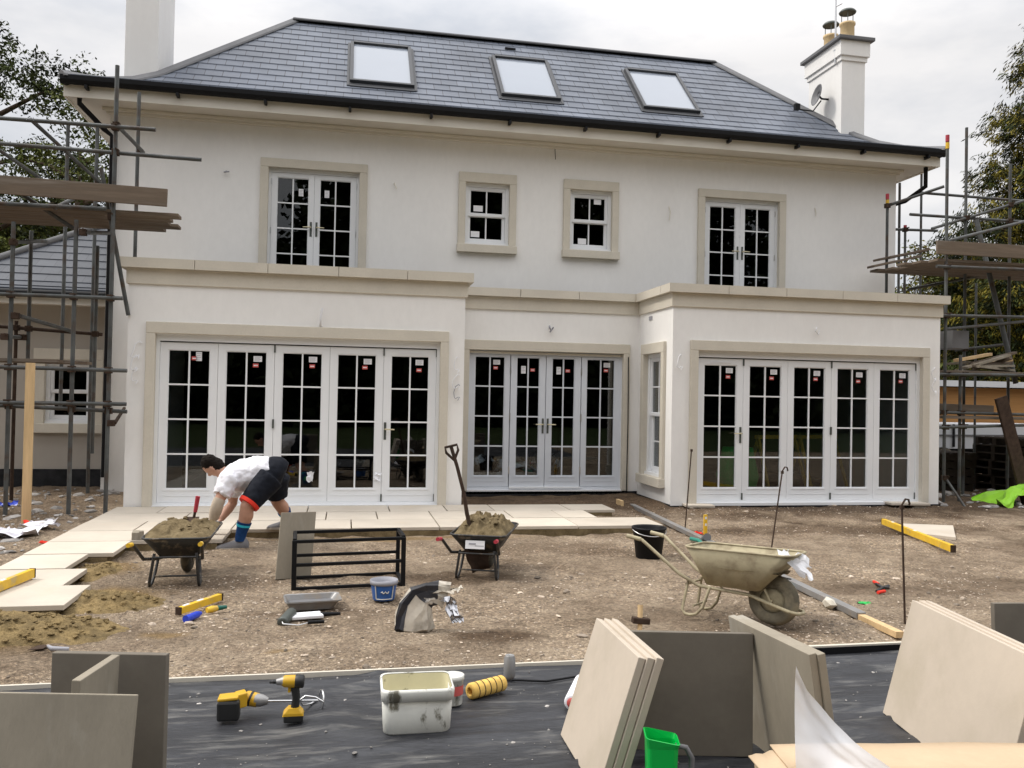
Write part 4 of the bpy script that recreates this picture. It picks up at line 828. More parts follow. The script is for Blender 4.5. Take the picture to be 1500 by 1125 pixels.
# ------------------------------------------------------------------ hut and van behind the right scaffold
hu = thing('timber_hut', 'low orange timber clad outbuilding with a white fascia behind the right scaffold', 'building', (17.5, 9.5, -.1)); o_ = hu.location.copy()
z0, z1 = PY(1440, 600, 8.5).z, PY(1440, 562, 8.5).z
mb = MB(o_); mb.box(13.2, 22, 8.5, 12, -.3, z1-.12); mb.build('wall', M['hut'], hu)
mb = MB(o_); mb.box(13.0, 22.2, 8.2, 8.25, z1-.1, z1+.06); mb.build('fascia', M['vanwhite'], hu)
mb = MB(o_); mb.box(13.0, 22.2, 8.26, 12.2, z1-.02, z1+.05); mb.build('roof', M['plinth'], hu)
mb = MB(o_); mb.box(15.35, 15.5, 8.46, 8.5, z0-1, z1-.15); mb.build('door_post', M['white'], hu)
va = thing('trailer', 'white sided trailer parked behind the right scaffold, mostly hidden', 'trailer', (13.8, 4.6, -.1)); o_ = va.location.copy()  # unclear van-like shape, given the form of a trailer
zt_, zb_ = PY(1440, 622, 4.0).z, PY(1440, 655, 4.0).z
mb = MB(o_); mb.prism([(11.4, 4.0, zb_-.05), (11.4, 4.0, zt_-.1), (11.9, 4.0, zt_), (16.5, 4.0, zt_), (16.5, 4.0, zb_)], (0, 1.9, 0)); mb.build('body', M['vanwhite'], va, bevel=.03)
mb = MB(o_); mb.bar((11.5, 3.985, (zt_+zb_)/2), (16.5, 3.985, (zt_+zb_)/2+.03), .02, .03); mb.build('side_rail', M['hip'], va)
for x in (12.6, 13.9, 15.2): mb = MB(o_); mb.bar((x, 3.98, zb_), (x, 3.98, zt_), .03, .05, (0, 1, 0)); mb.build('stake', M['plinth'], va)
mb = MB(o_); mb.box(11.6, 16.5, 4.15, 5.7, .12, zb_-.02); mb.build('chassis', M['plinth'], va)
for x in (12.35, 15.6):
    mb = MB(o_); mb.lathe([(.2, -.1), (.36, -.1), (.38, -.05), (.38, .05), (.36, .1), (.2, .1)], (x, 4.1, .28), (0, 1, 0), 24, False, False); w_ = mb.build('wheel', M['tyre'], va)
    mb = MB(o_); mb.lathe([(.02, -.07), (.2, -.09)], (x, 4.1, .28), (0, 1, 0), 20); mb.build('rim', M['hip'], w_)
mb = MB(); P = [[(x*8.0, -13.4-y*3.2, gz(x*8., -13.4-y*3.2)*.4-.055) for x in range(-8, 9)] for y in range(0, 9)]; mb.grid(P)  # lawn added out of view so the lower panes mirror something dark
o = mb.build('lawn', mat('lawn_grass', (.035, .05, .016), .95, .3, 2, bump=.4, bs=60)); tag(o, 'lawn at the far side of the garden', 'lawn', kind='structure')
# ------------------------------------------------------------------ wheelbarrows (local x runs from the handles towards the wheel)
def rrect(x0, x1, y, z, c, n=5, x0o=0):
    pts = []
    for (cx, cy, a0) in ((x1-c, y-c, 0), (x0+c, y-c, 90), (x0+c, -y+c, 180), (x1-c, -y+c, 270)):
        for k in range(n+1):
            a = rad(a0+90*k/n); pts.append((cx+c*math.cos(a), cy+c*math.sin(a), z))
    return pts
def heap(mb, x0, x1, y, z, h, seed, n=56, c=.12, px=.5, rough=.028):
    """lumpy mound filling a rounded rectangle"""
    rows_ = []
    for i in range(n+1):
        row = []
        for j in range(n+1):
            s_, t_ = i/n*2-1, j/n*2-1
            k = max(abs(s_), abs(t_)); q = math.hypot(s_, t_) or 1; f = k/q*(.78+.22*1)  # square to disc-ish
            f = 1 if k == 0 else (k/q)*.35+.65
            X = (x0+x1)/2+(x1-x0)/2*s_*f; Y = y*t_*f
            e_ = max(0, 1-k**3)
            w = noise.noise(Vector((X*5, Y*5, seed)))*rough+noise.noise(Vector((X*13, Y*13, seed)))*rough*.8+noise.noise(Vector((X*30, Y*30, seed)))*rough*.55+abs(noise.noise(Vector((X*19, Y*19, seed+4))))*rough*.5
            row.append((X, Y, z+h*e_*(1-.5*abs((i/n)-px))+w*(.25+.75*e_)))
        rows_.append(row)
    mb.grid(rows_)
    for _ in range(70):
        i, j = R.randrange(8, n-8), R.randrange(8, n-8); p = rows_[i][j]; stone(mb, p[0], p[1], p[2], .008+.028*R.random()**2, .7)
    return mb
def wheelbarrow(label, loc, rz, mt, tray_m, grip_m, sc=1., deep=.24, plate=None, hoop=False, top=.56):
    t = thing('wheelbarrow', label, 'wheelbarrow', loc, rz, 'builders wheelbarrows'); t.scale = (sc, sc, sc)
    zt = top; zb = top-deep
    mb = MB(); outer = [rrect(.10, .62, .19, zb, .07), rrect(.0, .80, .26, zb+deep*.55, .09), rrect(-.08, .95, .325, zt, .11)]
    outer[2] = [(x, y, z+.03*max(0, (x-.5))) for x, y, z in outer[2]]
    mb.loft(outer, True, False, True); mb.build('tray', tray_m, t, solid=.006)
    mb = MB(); rim = [(x, y, z+.004) for x, y, z in outer[2]]; mb.tube(rim, .011, 8, closed=True); mb.build('tray_rim', tray_m, t)
    for s_ in (1, -1):
        mb = MB(); mb.tube([(-.62, s_*.31, top+.04), (-.5, s_*.305, top+.025), (-.18, s_*.27, top-.17), (.1, s_*.20, zb-.02), (.58, s_*.085, zb-.05), (.80, s_*.075, .21)] if not hoop else [(-.66, s_*.31, .71), (-.52, s_*.305, .69), (-.14, s_*.25, .40), (.05, s_*.2, zb-.02), (.52, s_*.13, zb-.05), (.70, s_*.11, .21), (.90, s_*.12, .16)], .0165, 10); mb.build('handle', mt, t)
        mb = MB(); mb.tube([(-.66 if not hoop else -.68, s_*.311, top+.046 if not hoop else .715), (-.53, s_*.306, top+.031 if not hoop else .694)], .021, 10); mb.build('grip', grip_m, t)
        mb = MB(); y_ = s_*.215; mb.tube([(-.06, y_-s_*.02, .335), (-.10, y_+s_*.012, .06), (-.07, y_+s_*.015, .022), (-.02, y_+s_*.015, .015), (.04, y_+s_*.012, .03), (.10, y_, .10), (.16, y_-s_*.02, zb-.02)], .0145, 8); mb.build('leg', mt, t)
        mb = MB(); mb.tube([(.66, s_*.12, zb+.02), (.72, s_*.09, .21)], .011, 6); mb.build('strut', mt, t)
    if hoop: mb = MB(); mb.tube([(.90, .12, .16), (.97, .10, .15), (1.0, 0, .15), (.97, -.10, .15), (.90, -.12, .16)], .016, 8); mb.build('nose_hoop', mt, t)
    mb = MB(); mb.tube([(-.08, .2, .30), (-.08, -.2, .30)], .011, 6); mb.tube([(-.0, .2, .1), (-.0, -.2, .1)], .010, 6); mb.build('cross_brace', mt, t)
    wk = 1.18 if hoop else 1.; mb = MB(); mb.lathe([(a*wk, b*wk*wk) for a, b in ((.10, -.045), (.165, -.052), (.195, -.03), (.203, 0), (.195, .03), (.165, .052), (.10, .045))], (.72, 0, .2*wk), (0, 1, 0), 28, False, False); w_ = mb.build('wheel', M['mudtyre'] if hoop else M['tyre'], t)
    mb = MB(); mb.lathe([(.02*wk, -.05*wk), (.115*wk, -.035*wk), (.115*wk, .035*wk), (.02*wk, .05*wk)], (.72, 0, .2*wk), (0, 1, 0), 20); mb.tube([(.72, .1, .2*wk), (.72, -.1, .2*wk)], .012, 8); mb.build('hub', mt, w_)
    if plate: mb = MB(); mb.obox((-.085, .02, .40), (.004, 0, 0), (0, .11, 0), (.008, 0, .045)); mb.build('label_plate', plate, t); mb = MB(); mb.obox((-.0905, .05, .41), (.001, 0, 0), (0, .04, 0), (.002, 0, .008)); mb.obox((-.0905, -.03, .39), (.001, 0, 0), (0, .05, 0), (.002, 0, .005)); mb.build('plate_print', M['print'], t)
    return t
def at_local(o, p): return o.location + Matrix.Rotation(o.rotation_euler.z, 3, 'Z') @ (Vector(p)*o.scale.x)
b1p = G(266, 859, -.1); B1 = wheelbarrow('black wheelbarrow with orange grips heaped with wet sandy mortar beside the bent over man', (b1p.x-.05, b1p.y+.02, -.1), rad(91), M['blackbarrow'], M['blackbarrow'], M['yel'], sc=.83, top=.475, deep=.2)
mb = MB(); heap(mb, -.09, .96, .335, .475, .085, 1, rough=.055); one(mb, 'mortar_heap', M['mortar'], 'sandy mortar filling the wheelbarrow by the man', 'mortar', 'mortar loads', loc=B1.location, rz=B1.rotation_euler.z, autonorm=False).scale = B1.scale
b2p = G(700, 849, -.1); B2 = wheelbarrow('black wheelbarrow with red grips and a shovel stuck in its mortar, centre of the yard', (b2p.x, b2p.y+.02, -.1), rad(70), M['blackbarrow'], M['blackbarrow'], M['redcap'], plate=M['sticker'], sc=.78, top=.495, deep=.2)
mb = MB(); heap(mb, -.06, .93, .315, .485, .16, 2, px=.3, rough=.08); one(mb, 'mortar_heap', M['mortar'], 'half used lumpy mortar in the wheelbarrow holding the shovel', 'mortar', 'mortar loads', loc=B2.location, rz=B2.rotation_euler.z, autonorm=False).scale = B2.scale
b3 = G(1040, 908, -.1); B3 = wheelbarrow('cream mortar caked wheelbarrow standing side on behind the leaning slabs', (b3.x-.02, b3.y+.14, -.1), rad(-43), M['creambarrow'], M['creambarrow'], M['creambarrow'], sc=.755, deep=.35, hoop=True, top=.67)
B3.rotation_euler.x = rad(-4); B3.location.z += .012
mb = MB(); heap(mb, .02, .85, .27, .50, .03, 3); hp3 = one(mb, 'mortar_heap', M['mortar'], 'dried mortar residue in the bottom of the cream wheelbarrow', 'mortar', 'mortar loads', loc=B3.location, rz=B3.rotation_euler.z, autonorm=False); hp3.scale = B3.scale; hp3.rotation_euler = B3.rotation_euler
# plastic sheet scrap on the cream barrow's nose
def crumple(mb, w, h, n, amp, seed, fn=None, smooth=False):
    rows_ = []
    for i in range(n+1):
        r_ = []
        for j in range(n+1):
            x, y = (i/n-.5)*w, (j/n-.5)*h
            d = Vector((noise.noise(Vector((x/w*3, y/h*3, seed))), noise.noise(Vector((x/w*3, y/h*3, seed+9))), noise.noise(Vector((x/w*3.5, y/h*3.5, seed+19)))))*amp
            d += Vector((0, 0, noise.noise(Vector((x/w*9, y/h*9, seed+29)))))*amp*.4
            p = Vector((x, y, 0))+d; r_.append(fn(p, i/n, j/n) if fn else p)
        rows_.append(r_)
    mb.grid(rows_, smooth); return mb
mb = MB(); crumple(mb, .17, .22, 10, .07, 4, lambda p, a, b: Vector((p.x, p.y, p.z-.35*max(0, p.x)-.10*a))); q = at_local(B3, (.93, -.05, .71)); one(mb, 'plastic_scrap', M['film'], 'torn white polythene scrap draped on the nose of the cream wheelbarrow', 'plastic scrap', loc=q, rz=rad(-43), autonorm=False)
# shovel in the middle barrow
sh = thing('shovel', 'long handled muddy shovel stuck upright in the middle wheelbarrow', 'shovel', at_local(B2, (.14, .12, .5)))
so_ = sh.location.copy(); q0 = PY(684, 752, so_.y+.01); q1 = PY(661, 655, so_.y+.05); dirv = (q1-q0).normalized(); qb = q0-dirv*.22
mb = MB(so_); mb.tube([qb, q0, q0.lerp(q1, .3)+Vector((.015, 0, 0)), q0.lerp(q1, .7)+Vector((.012, 0, 0)), q1], [.022, .019, .016, .016, .016], 8); mb.build('shaft', M['rust'], sh)
mb = MB(so_); s_ = dirv.cross(Vector((0, 1, 0))).normalized(); qa = q1-dirv*.02; mb.tube([qa-dirv*.10, qa-s_*.055-dirv*.02, qa-s_*.055+dirv*.03, qa+s_*.055+dirv*.03, qa+s_*.055-dirv*.02, qa-dirv*.10], .012, 8); mb.build('d_handle', M['rust'], sh)
mb = MB(so_); nb = dirv.cross(s_); mb.grid([[qb-dirv*.30*i/5+s_*(j-2)*.05*(1 if i < 4 else .8)+nb*.012*((j-2)**2)*(1) for j in range(5)] for i in range(6)]); mb.build('blade', M['rust'], sh, solid=.004)
# ------------------------------------------------------------------ metal rack (a black tubular frame lying in the yard)
ra = thing('metal_rack', 'black tubular metal rack with five rails standing on the gravel', 'rack', G(509, 862)); o_ = ra.location.copy()
zr = .41; c0, c1 = G(430, 866), G(590, 858); d0 = Vector((-.02, .42, 0))
def up(p, z): return Vector((p.x, p.y, -.1+z))
for p, nm in ((c0, 'post'), (c1, 'post')):
    mb = MB(o_); mb.bar(up(p, 0), up(p, zr), .038, .038, (0, 1, 0)); mb.build(nm, M['black'], ra, bevel=.003)
    mb = MB(o_); mb.bar(up(p+d0, 0), up(p+d0, zr), .034, .034, (0, 1, 0)); mb.build(nm, M['black'], ra, bevel=.003)
    for z in (.02, zr): mb = MB(o_); mb.bar(up(p, z), up(p+d0, z), .03, .03); mb.build('end_rail', M['black'], ra, bevel=.003)
for z in (.018, .21, zr-.01): mb = MB(o_); mb.bar(up(c0, z), up(c1, z), .03, .026); mb.build('rail', M['black'], ra, bevel=.003)
for z in (.02, .21, zr): mb = MB(o_); mb.bar(up(c0+d0, z), up(c1+d0, z), .026, .026); mb.build('rail', M['black'], ra, bevel=.003)
for p in (c0, c1): mb = MB(o_); crumple(mb, .09, .12, 6, .04, 6+p.x, lambda q, a, b: Vector((q.x, q.z*.6, q.y))); w_ = mb.build('tape_wrap', M['film'], ra, autonorm=False); w_.location = up(p, zr-.03)-o_
# ------------------------------------------------------------------ slabs
def slab(label, p0, p1, h, lean, th=.032, m='slab', group='paving slabs standing on edge', name='paving_slab', off=0, z0=None):
    """slab on edge: p0->p1 bottom line, height h, lean = horizontal shift of the top (vector)"""
    p0, p1 = Vector(p0), Vector(p1); e_ = (p1-p0); L_ = Vector(lean); z = math.sqrt(max(.01, h*h-L_.length**2)); u_ = L_+Vector((0, 0, z))
    n = e_.cross(u_).normalized(); mb = MB(); c = (p0+p1)/2
    mb.obox(u_/2+n*off, e_/2, u_/2, n*th/2)
    return one(mb, name, M[m], label, 'paving slab', group, loc=c, bevel=.003)
def CL(x, d, z=-.085):      # metres right of / ahead of the camera on the ground
    q = CAM+FW*d+RT*x; return Vector((q.x, q.y, z))
dn = (CL(0, 1)-CL(0, 0)).normalized(); rn = (CL(1, 0)-CL(0, 0)).normalized()
# by the rack
a, b = G(403, 849), G(455, 846); slab('single grey slab propped upright against the black metal rack', a, b, .57, (.03, .10, 0), m='slabgrey')
# left foreground group
slab('dirty grey slab at the bottom left corner, nearest of its group', CL(-1.62, 2.62), CL(-1.175, 2.62), .625, dn*.10, m='slabgrey', th=.012)
slab('narrow slab set crosswise between the two bottom left slabs', CL(-1.43, 2.79), CL(-1.43, 3.07), .635, rn*.02, m='slabgrey', th=.03)
slab('dark brown slab at the back of the bottom left group', CL(-1.66, 3.11), CL(-1.24, 3.11), .62, dn*.03-rn*.01, m='slabdark', th=.035)
# centre group: three leaning together, one facing the camera, two at the right
far, nr = CL(.275, 4.02), CL(.385, 3.42)
for i, l in enumerate(('outermost pale slab of the leaning three, facing the drills', 'middle slab of the leaning three right of the white roller', 'inner slab of the leaning three, against the dark slab')):
    slab(l, far+rn*.037*i, nr+rn*.037*i, .575, rn*.16, th=.032)
slab('large dark slab facing the camera between the leaning slabs in the centre', CL(.54, 3.83), CL(1.11, 3.83), .545, dn*.02-rn*.0, m='slabdark', th=.03)
far, nr = CL(1.15, 4.05), CL(1.325, 3.45)
for i, l in enumerate(('inner slab of the leaning pair right of the dark centre slab', 'outer slab of the leaning pair, nearest the open strip of membrane')):
    slab(l, far+rn*.037*i, nr+rn*.037*i, .58, rn*-.085, th=.034, m='slabgrey')
# right group
far = G(1297, 1045, -.085); nr = far-dn*1.0+rn*.03
for i, l in enumerate(('big pale tan slab leaning at the right edge, front of its stack', 'second of the stacked tan slabs at the right edge', 'rearmost of the stacked tan slabs at the right edge')):
    slab(l, far+rn*.036*i, nr+rn*.036*i, .60, rn*.145, th=.031)
slab('dark slab half hidden behind the tan stack at the right edge', CL(2.45, 4.25), CL(3.0, 4.3), .60, dn*.05, m='slabdark', th=.03)
# slab lying by the right hand doors and the small step boards
a = [G(1322, 771), G(1396, 774), G(1400, 792), G(1322, 783)]
mb = MB(); c = sum(a, Vector())/4; mb.prism([p-c for p in a], (0, 0, .035)); one(mb, 'paving_slab', M['slabpale'], 'pale slab lying flat on the earth under the long yellow level', 'paving slab', loc=(c.x, c.y, gz(c.x, c.y)-.005), bevel=.003)
for (u, v, l, w) in ((1020, 741, 'short pale stepping board under the left end of the right hand doors', .42), (1348, 744, 'pale stepping board under the right end of the right hand doors', .62)):
    p = G(u, v, -.03); mb = MB(); mb.box(-w/2, w/2, -.12, .12, .03, .062); bo = one(mb, 'step_board', M['slabpale'], l, 'board', 'step boards', loc=(p.x, -.14, gz(p.x, -.14)+.0), rz=-.12, bevel=.003)
    mb = MB(); mb.box(w/2-.24, w/2-.06, -.09, .09, -.03, .03); mb.build('packer', M['slabgrey'], bo)
# ------------------------------------------------------------------ levels, rail, pins
def level(label, p, q, w=.03, h=.06, th=None, group='yellow spirit levels'):
    p, q = Vector(p), Vector(q); c = (p+q)/2; t = thing('spirit_level', label, 'spirit level', c, group=group); d = (q-p).normalized()
    mb = MB(c); mb.bar(p+Vector((0, 0, h/2)), q+Vector((0, 0, h/2)), w, h); mb.build('body', M['yel'], t, bevel=.003)
    for s_ in (p, q): mb = MB(c); e_ = d*.012*(1 if s_ is p else -1); mb.bar(s_-e_+Vector((0, 0, h/2)), s_+e_*.3+Vector((0, 0, h/2)), w+.004, h+.004); mb.build('end_cap', M['rust'], t)
    for f in (.5, .16): mb = MB(c); k = p.lerp(q, f)+Vector((0, 0, h)); mb.bar(k-d*.03, k+d*.03, w*.55, .008); mb.build('vial', M['sticker'], t)
    return t
level('yellow spirit level lying on the nearest patio slabs at the left edge', G(-45, 884, .01), G(47, 846, .01), .04, .07)
level('short yellow spirit level lying on the gravel in front of the left wheelbarrow', G(262, 900, -.09), G(322, 879, -.09), .04, .05)
level('long yellow level lying across the pale slab on the right', G(1294, 768, -.07), G(1396, 809, -.07), .05, .075)
rl = thing('screed_rail', 'long grey screed rail running across the yard from the house to the slabs', 'rail', G(1120, 830)); o_ = rl.location.copy()
r0, r1 = G(921, 738, -.06), G(1262, 902, -.06); dd = (r1-r0).normalized()
mb = MB(o_); mb.bar(r0, r1, .075, .05); mb.build('metal_section', M['alu'], rl, bevel=.004)
mb = MB(o_); mb.bar(r1-dd*.05+Vector((0, 0, -.012)), G(1318, 930, -.075), .06, .045); mb.build('timber_section', M['newwood'], rl, bevel=.003)
mb = MB(o_); pp = G(908, 740, -.06); mb.obox(pp+Vector((0, 0, .02)), (.02, 0, 0), (0, .12, 0), (0, 0, .06)); mb.build('timber_section', M['newwood'], rl, bevel=.003)
def pin(label, u0, v0, u1, v1, hook=False, r=.008, z=-.1):
    p = G(u0, v0, z); q = PY(u1, v1, p.y); mb = MB(p); pts = [p-Vector((0, 0, .05)), q]
    if hook: pts += [q+Vector((.01, 0, .02)), q+Vector((.03, 0, .045)), q+Vector((.055, 0, .04)), q+Vector((.065, 0, .01)), q+Vector((.06, 0, -.0))][1:]
    mb.tube(pts, r, 7); mb.obox(q+Vector((0, 0, -.015)), (.012, 0, 0), (0, .012, 0), (0, 0, .015)); one(mb, 'line_pin', M['rust'], label, 'steel pin', 'steel line pins', loc=p)
pin('rusty steel pin standing in the ground at the corner of the right extension', 1003, 776, 1013, 658)
pin('rusty hooked steel pin standing behind the cream wheelbarrow', 1129, 805, 1146, 690, True)
pin('tall rusty steel pin standing beyond the right hand slab stack', 1326, 912, 1321, 740, True)
# ------------------------------------------------------------------ buckets, trays, rollers
bk = thing('bucket', 'black builders bucket standing in the middle of the yard', 'bucket', G(950, 817)); 
mb = MB(); mb.lathe([(.125, 0), (.13, .01), (.165, .29), (.178, .295), (.178, .315), (.165, .315), (.155, .30), (.125, .02), (.01, .015)], n=28, cap1=True); mb.build('body', M['black'], bk)
mb = MB(); mb.tube([(.175*math.cos(a), .175*math.sin(a)*.98, .29-.05*abs(math.sin(a))) for a in [rad(180+18*i) for i in range(11)]], .005, 6); mb.build('bail_handle', M['chrome'], bk)
bt = thing('paint_tub', 'blue paint tub with a white label frame beside the black rack', 'tub', G(562, 877)); bt.scale = (.8, .8, .8)
mb = MB(); mb.lathe([(.105, 0), (.108, .01), (.128, .15), (.128, .155)], n=28, cap1=False); mb.build('body', M['blue'], bt)
mb = MB(); mb.lathe([(.1285, .148), (.137, .15), (.137, .19), (.13, .19), (.12, .15), (.115, .14), (.02, .135)], n=28, cap0=False); mb.build('rim', M['print'], bt)
mb = MB(); 
for a in (rad(228), rad(312)): mb.tube([(.113*math.cos(a), .113*math.sin(a), .02), (.131*math.cos(a), .131*math.sin(a), .15)], .006, 6)
mb.tube([(.1125*math.cos(a), .1125*math.sin(a), .018) for a in [rad(228+8.4*i) for i in range(11)]], .005, 6); mb.build('label_frame', M['tubwhite'], bt)
mb = MB(); mb.tube([(.124*math.cos(a), .124*math.sin(a), .085+.012*math.sin(i*2)) for i, a in enumerate([rad(255+5*i) for i in range(8)])], .006, 6); mb.build('label_print', M['tubwhite'], bt)
tr_ = thing('paint_tray', 'grey paint tray with dried paint on the gravel below the rack', 'paint tray', G(458, 888), .12); tr_.scale = (.8, .8, .8)
mb = MB(); rg = [rrect(-.21, .17, .13, .0, .03, 3), rrect(-.25, .24, .16, .08, .04, 3), rrect(-.262, .255, .172, .085, .045, 3), rrect(-.262, .255, .172, .075, .045, 3)]; mb.loft(rg, True, False, False); mb.build('tray', M['alu'], tr_, solid=.004)
mb = MB(); mb.loft([rrect(-.205, .165, .125, .012, .03, 3), rrect(-.22, .19, .14, .035, .03, 3)], False, True); mb.build('paint_skin', M['hip'], tr_)
rl2 = thing('paint_roller', 'old grey paint roller lying on the gravel', 'paint roller', G(420, 914)); rl2.scale = (.85, .85, .85)
mb = MB(); mb.lathe([(.02, -.12), (.042, -.12), (.045, -.1), (.045, .1), (.042, .12), (.02, .12)], (0, .03, .045), (.25, .95, .1), 18); mb.build('sleeve', M['cowl'], rl2)
mb = MB(); mb.tube([(-.03, -.1, .045), (-.02, -.15, .04), (.1, -.13, .02), (.19, -.04, .02)], .006, 6); mb.build('wire_frame', M['chrome'], rl2)
mb = MB(); mb.tube([(.17, -.055, .022), (.3, -.035, .02)], [.016, .014], 8); mb.build('grip', M['black'], rl2)
pbk = thing('paint_brush', 'wide paint brush with a pale head lying beside the roller', 'paint brush', G(448, 908)); mb = MB(); mb.obox((0, 0, .03), (.11, .02, 0), (-.015, .06, .0), (0, 0, .012)); mb.build('bristles', M['sticker'], pbk, bevel=.006); mb = MB(); mb.tube([(.1, .02, .03), (.24, .03, .03)], [.018, .011], 8); mb.build('handle', M['black'], pbk)
# crumpled cement bag, its neck folded over to the right
cb = thing('cement_bag', 'crumpled cement bag slumped over to the right on the gravel', 'bag', G(606, 922), -.15); cb.scale = (.74, .74, .74)
mb = MB(); rings = []
for i, (cx, cz, w, d, tl) in enumerate([(0, .0, .16, .10, 0), (0, .02, .175, .115, 0), (.005, .12, .17, .10, .1), (.015, .22, .15, .08, .25), (.06, .30, .12, .065, .7), (.14, .335, .10, .05, 1.2), (.22, .335, .10, .045, 1.6), (.30, .31, .12, .04, 1.9)]):
    rg = []
    for k in range(20):
        a = 2*math.pi*k/20; r_ = 1+.16*noise.noise(Vector((math.cos(a)*2, math.sin(a)*2, i*.7)))+.08*math.sin(7*a+i)
        x, y = w*abs(math.cos(a))**.7*(1 if math.cos(a) > 0 else -1)*r_, d*abs(math.sin(a))**.7*(1 if math.sin(a) > 0 else -1)*r_
        rg.append((cx+x*math.cos(tl), y, cz-x*math.sin(tl)+.01*math.sin(5*a)))
    rings.append(rg)
mb.loft(rings, True, False, False); mb.build('sack', M['bagcream'], cb, solid=.002)
mb = MB(); rg2 = [[Vector((cx, 0, cz))+(Vector(p)-Vector((cx, 0, cz)))*1.035 for p in rings[i][11:15]] for i, (cx, cz) in enumerate([(0, .0), (0, .02), (.005, .12), (.015, .22), (.06, .30), (.14, .335)])]; mb.grid(rg2, False); mb.build('dark_print_band', M['bagblk'], cb, solid=.003)
mb = MB(); rg2 = [[Vector((cx, 0, cz))+(Vector(p)-Vector((cx, 0, cz)))*1.03 for p in rings[i]] for i, (cx, cz) in zip((4, 5, 6), [(.06, .30), (.14, .335), (.22, .335)])]; mb.loft(rg2, False, False, False); mb.build('folded_neck', M['bagprint'], cb, solid=.003)
mb = MB(); crumple(mb, .10, .26, 8, .06, 12, lambda p, a, b: Vector((.30+p.x+.10*b, p.z-.05, .32-.24*b+p.z*.6))); mb.build('torn_flap', M['foil'], cb, solid=.003)
mb = MB(); crumple(mb, .22, .14, 8, .09, 15, lambda p, a, b: Vector((.30+p.x, p.y, .35+p.z*.5+.03*a))); mb.build('torn_mouth', M['bagcream'], cb, solid=.003)
# ------------------------------------------------------------------ on the membrane: tub, pot, tools, rollers, can
p0, p1 = G(563, 1075, -.08), G(660, 1075, -.08); c = (p0+p1)/2; wd = (p1-p0).length
tb = thing('mixing_tub', 'square white plastic tub spattered with dried mortar on the black membrane', 'tub', (c.x, c.y+.10, -.08), -.02); tb.scale = (1, 1, .85)
h = wd/2
mb = MB()
def sq(w, d, z): return rrect(-w, w, d, z, .04, 4)
mb.loft([sq(h*.96, .10, 0), sq(h, .105, .01), sq(h*1.06, .125, .235)], True, False, True); mb.build('body', M['tubwhite'], tb, solid=.006)
mb = MB(); mb.loft([sq(h*1.065, .128, .185), sq(h*1.10, .137, .19), sq(h*1.12, .14, .24), sq(h*1.10, .137, .252), sq(h*1.05, .122, .252)], False, False, True); mb.build('rim', M['tubwhite'], tb)
mb = MB(); mb.loft([sq(h*1.04, .120, .250), sq(h*1.03, .115, .18), sq(h*.98, .1, .05), sq(.01, .01, .045)], False, False, True); mb.build('inside', M['tubin'], tb)
pw_ = thing('white_pot', 'round white pot with a red label behind the square tub', 'pot', G(663, 1030, -.08)); mb = MB(); mb.lathe([(.05, 0), (.052, .005), (.056, .13), (.061, .132), (.061, .155), (.054, .157), (.01, .158)], n=24); mb.build('body', M['tubwhite'], pw_)
mb = MB(); mb.grid([[(.0565*math.cos(a), .0565*math.sin(a), z) for z in (.055, .105)] for a in [rad(250+10*i) for i in range(13)]]); mb.build('red_label', M['red'], pw_)
pw_.scale = (.95, .95, .95)
cn = thing('drink_can', 'silver drink can standing at the back edge of the membrane', 'can', G(746, 994, -.08)); mb = MB(); mb.lathe([(.024, 0), (.030, .008), (.033, .02), (.033, .115), (.026, .128), (.026, .132), (.023, .130), (.005, .128)], n=24); mb.build('body', M['alu'], cn); mb = MB(); mb.tube([(-.008, -.01, .1315), (.0, .004, .1315), (.008, -.01, .1315)], .003, 5); mb.build('ring_pull', M['chrome'], cn)
rs = thing('roller_sleeve', 'yellow striped paint roller sleeve lying on the membrane', 'roller sleeve', G(713, 1012, -.08)); p, q = G(688, 1013, -.04)-rs.location, G(737, 1000, -.04)-rs.location
ax = (q-p); L_ = ax.length; mb = MB(); mb.lathe([(.022, .0), (.036, 0), (.042, .01), (.042, L_-.01), (.036, L_), (.022, L_)], p, ax, 24, False, False); mb.lathe([(.022, 0), (.022, L_)], p, ax, 16, False, False); mb.build('pile', M['toolyel_pile'] if 'toolyel_pile' in M else mat('yellow_pile', (.72, .47, .13), .95, .15, 30, bump=.3, bs=120), rs)
for k in range(1, 6): mb = MB(); f = k/6; n_ = Vector((.16, .05, .02)); mb.lathe([(.0425, -.003), (.0432, 0), (.0425, .003)], p+ax*f, ax.normalized()+n_, 24, False, False); mb.build('stripe', M['rust'], rs)
wr_ = thing('roller_sleeve', 'white paint roller sleeve with a red core beside the leaning slabs', 'roller sleeve', G(848, 1025, -.08)); p, q = G(838, 1030, -.04)-wr_.location, G(853, 998, -.04)-wr_.location
ax = q-p; L_ = ax.length; mb = MB(); mb.lathe([(.026, .0), (.038, 0), (.043, .012), (.043, L_-.01), (.036, L_), (.01, L_)], p, ax, 24, False, False); mb.build('pile', M['tshirt'], wr_)
mb = MB(); mb.lathe([(.026, -.002), (.026, .05)], p, ax, 20, False, False); mb.lathe([(.006, -.003), (.027, -.003), (.027, .004), (.006, .004)], p, ax, 20); mb.build('core', M['red'], wr_)
cb2 = MB(); pts = [G(u, v, -.075) for u, v in ((750, 996), (800, 998), (850, 990), (905, 985))]; cb2.tube(pts, .006, 6); one(cb2, 'cable', M['black'], 'thin black cable snaking across the membrane from the can to the slabs', 'cable')
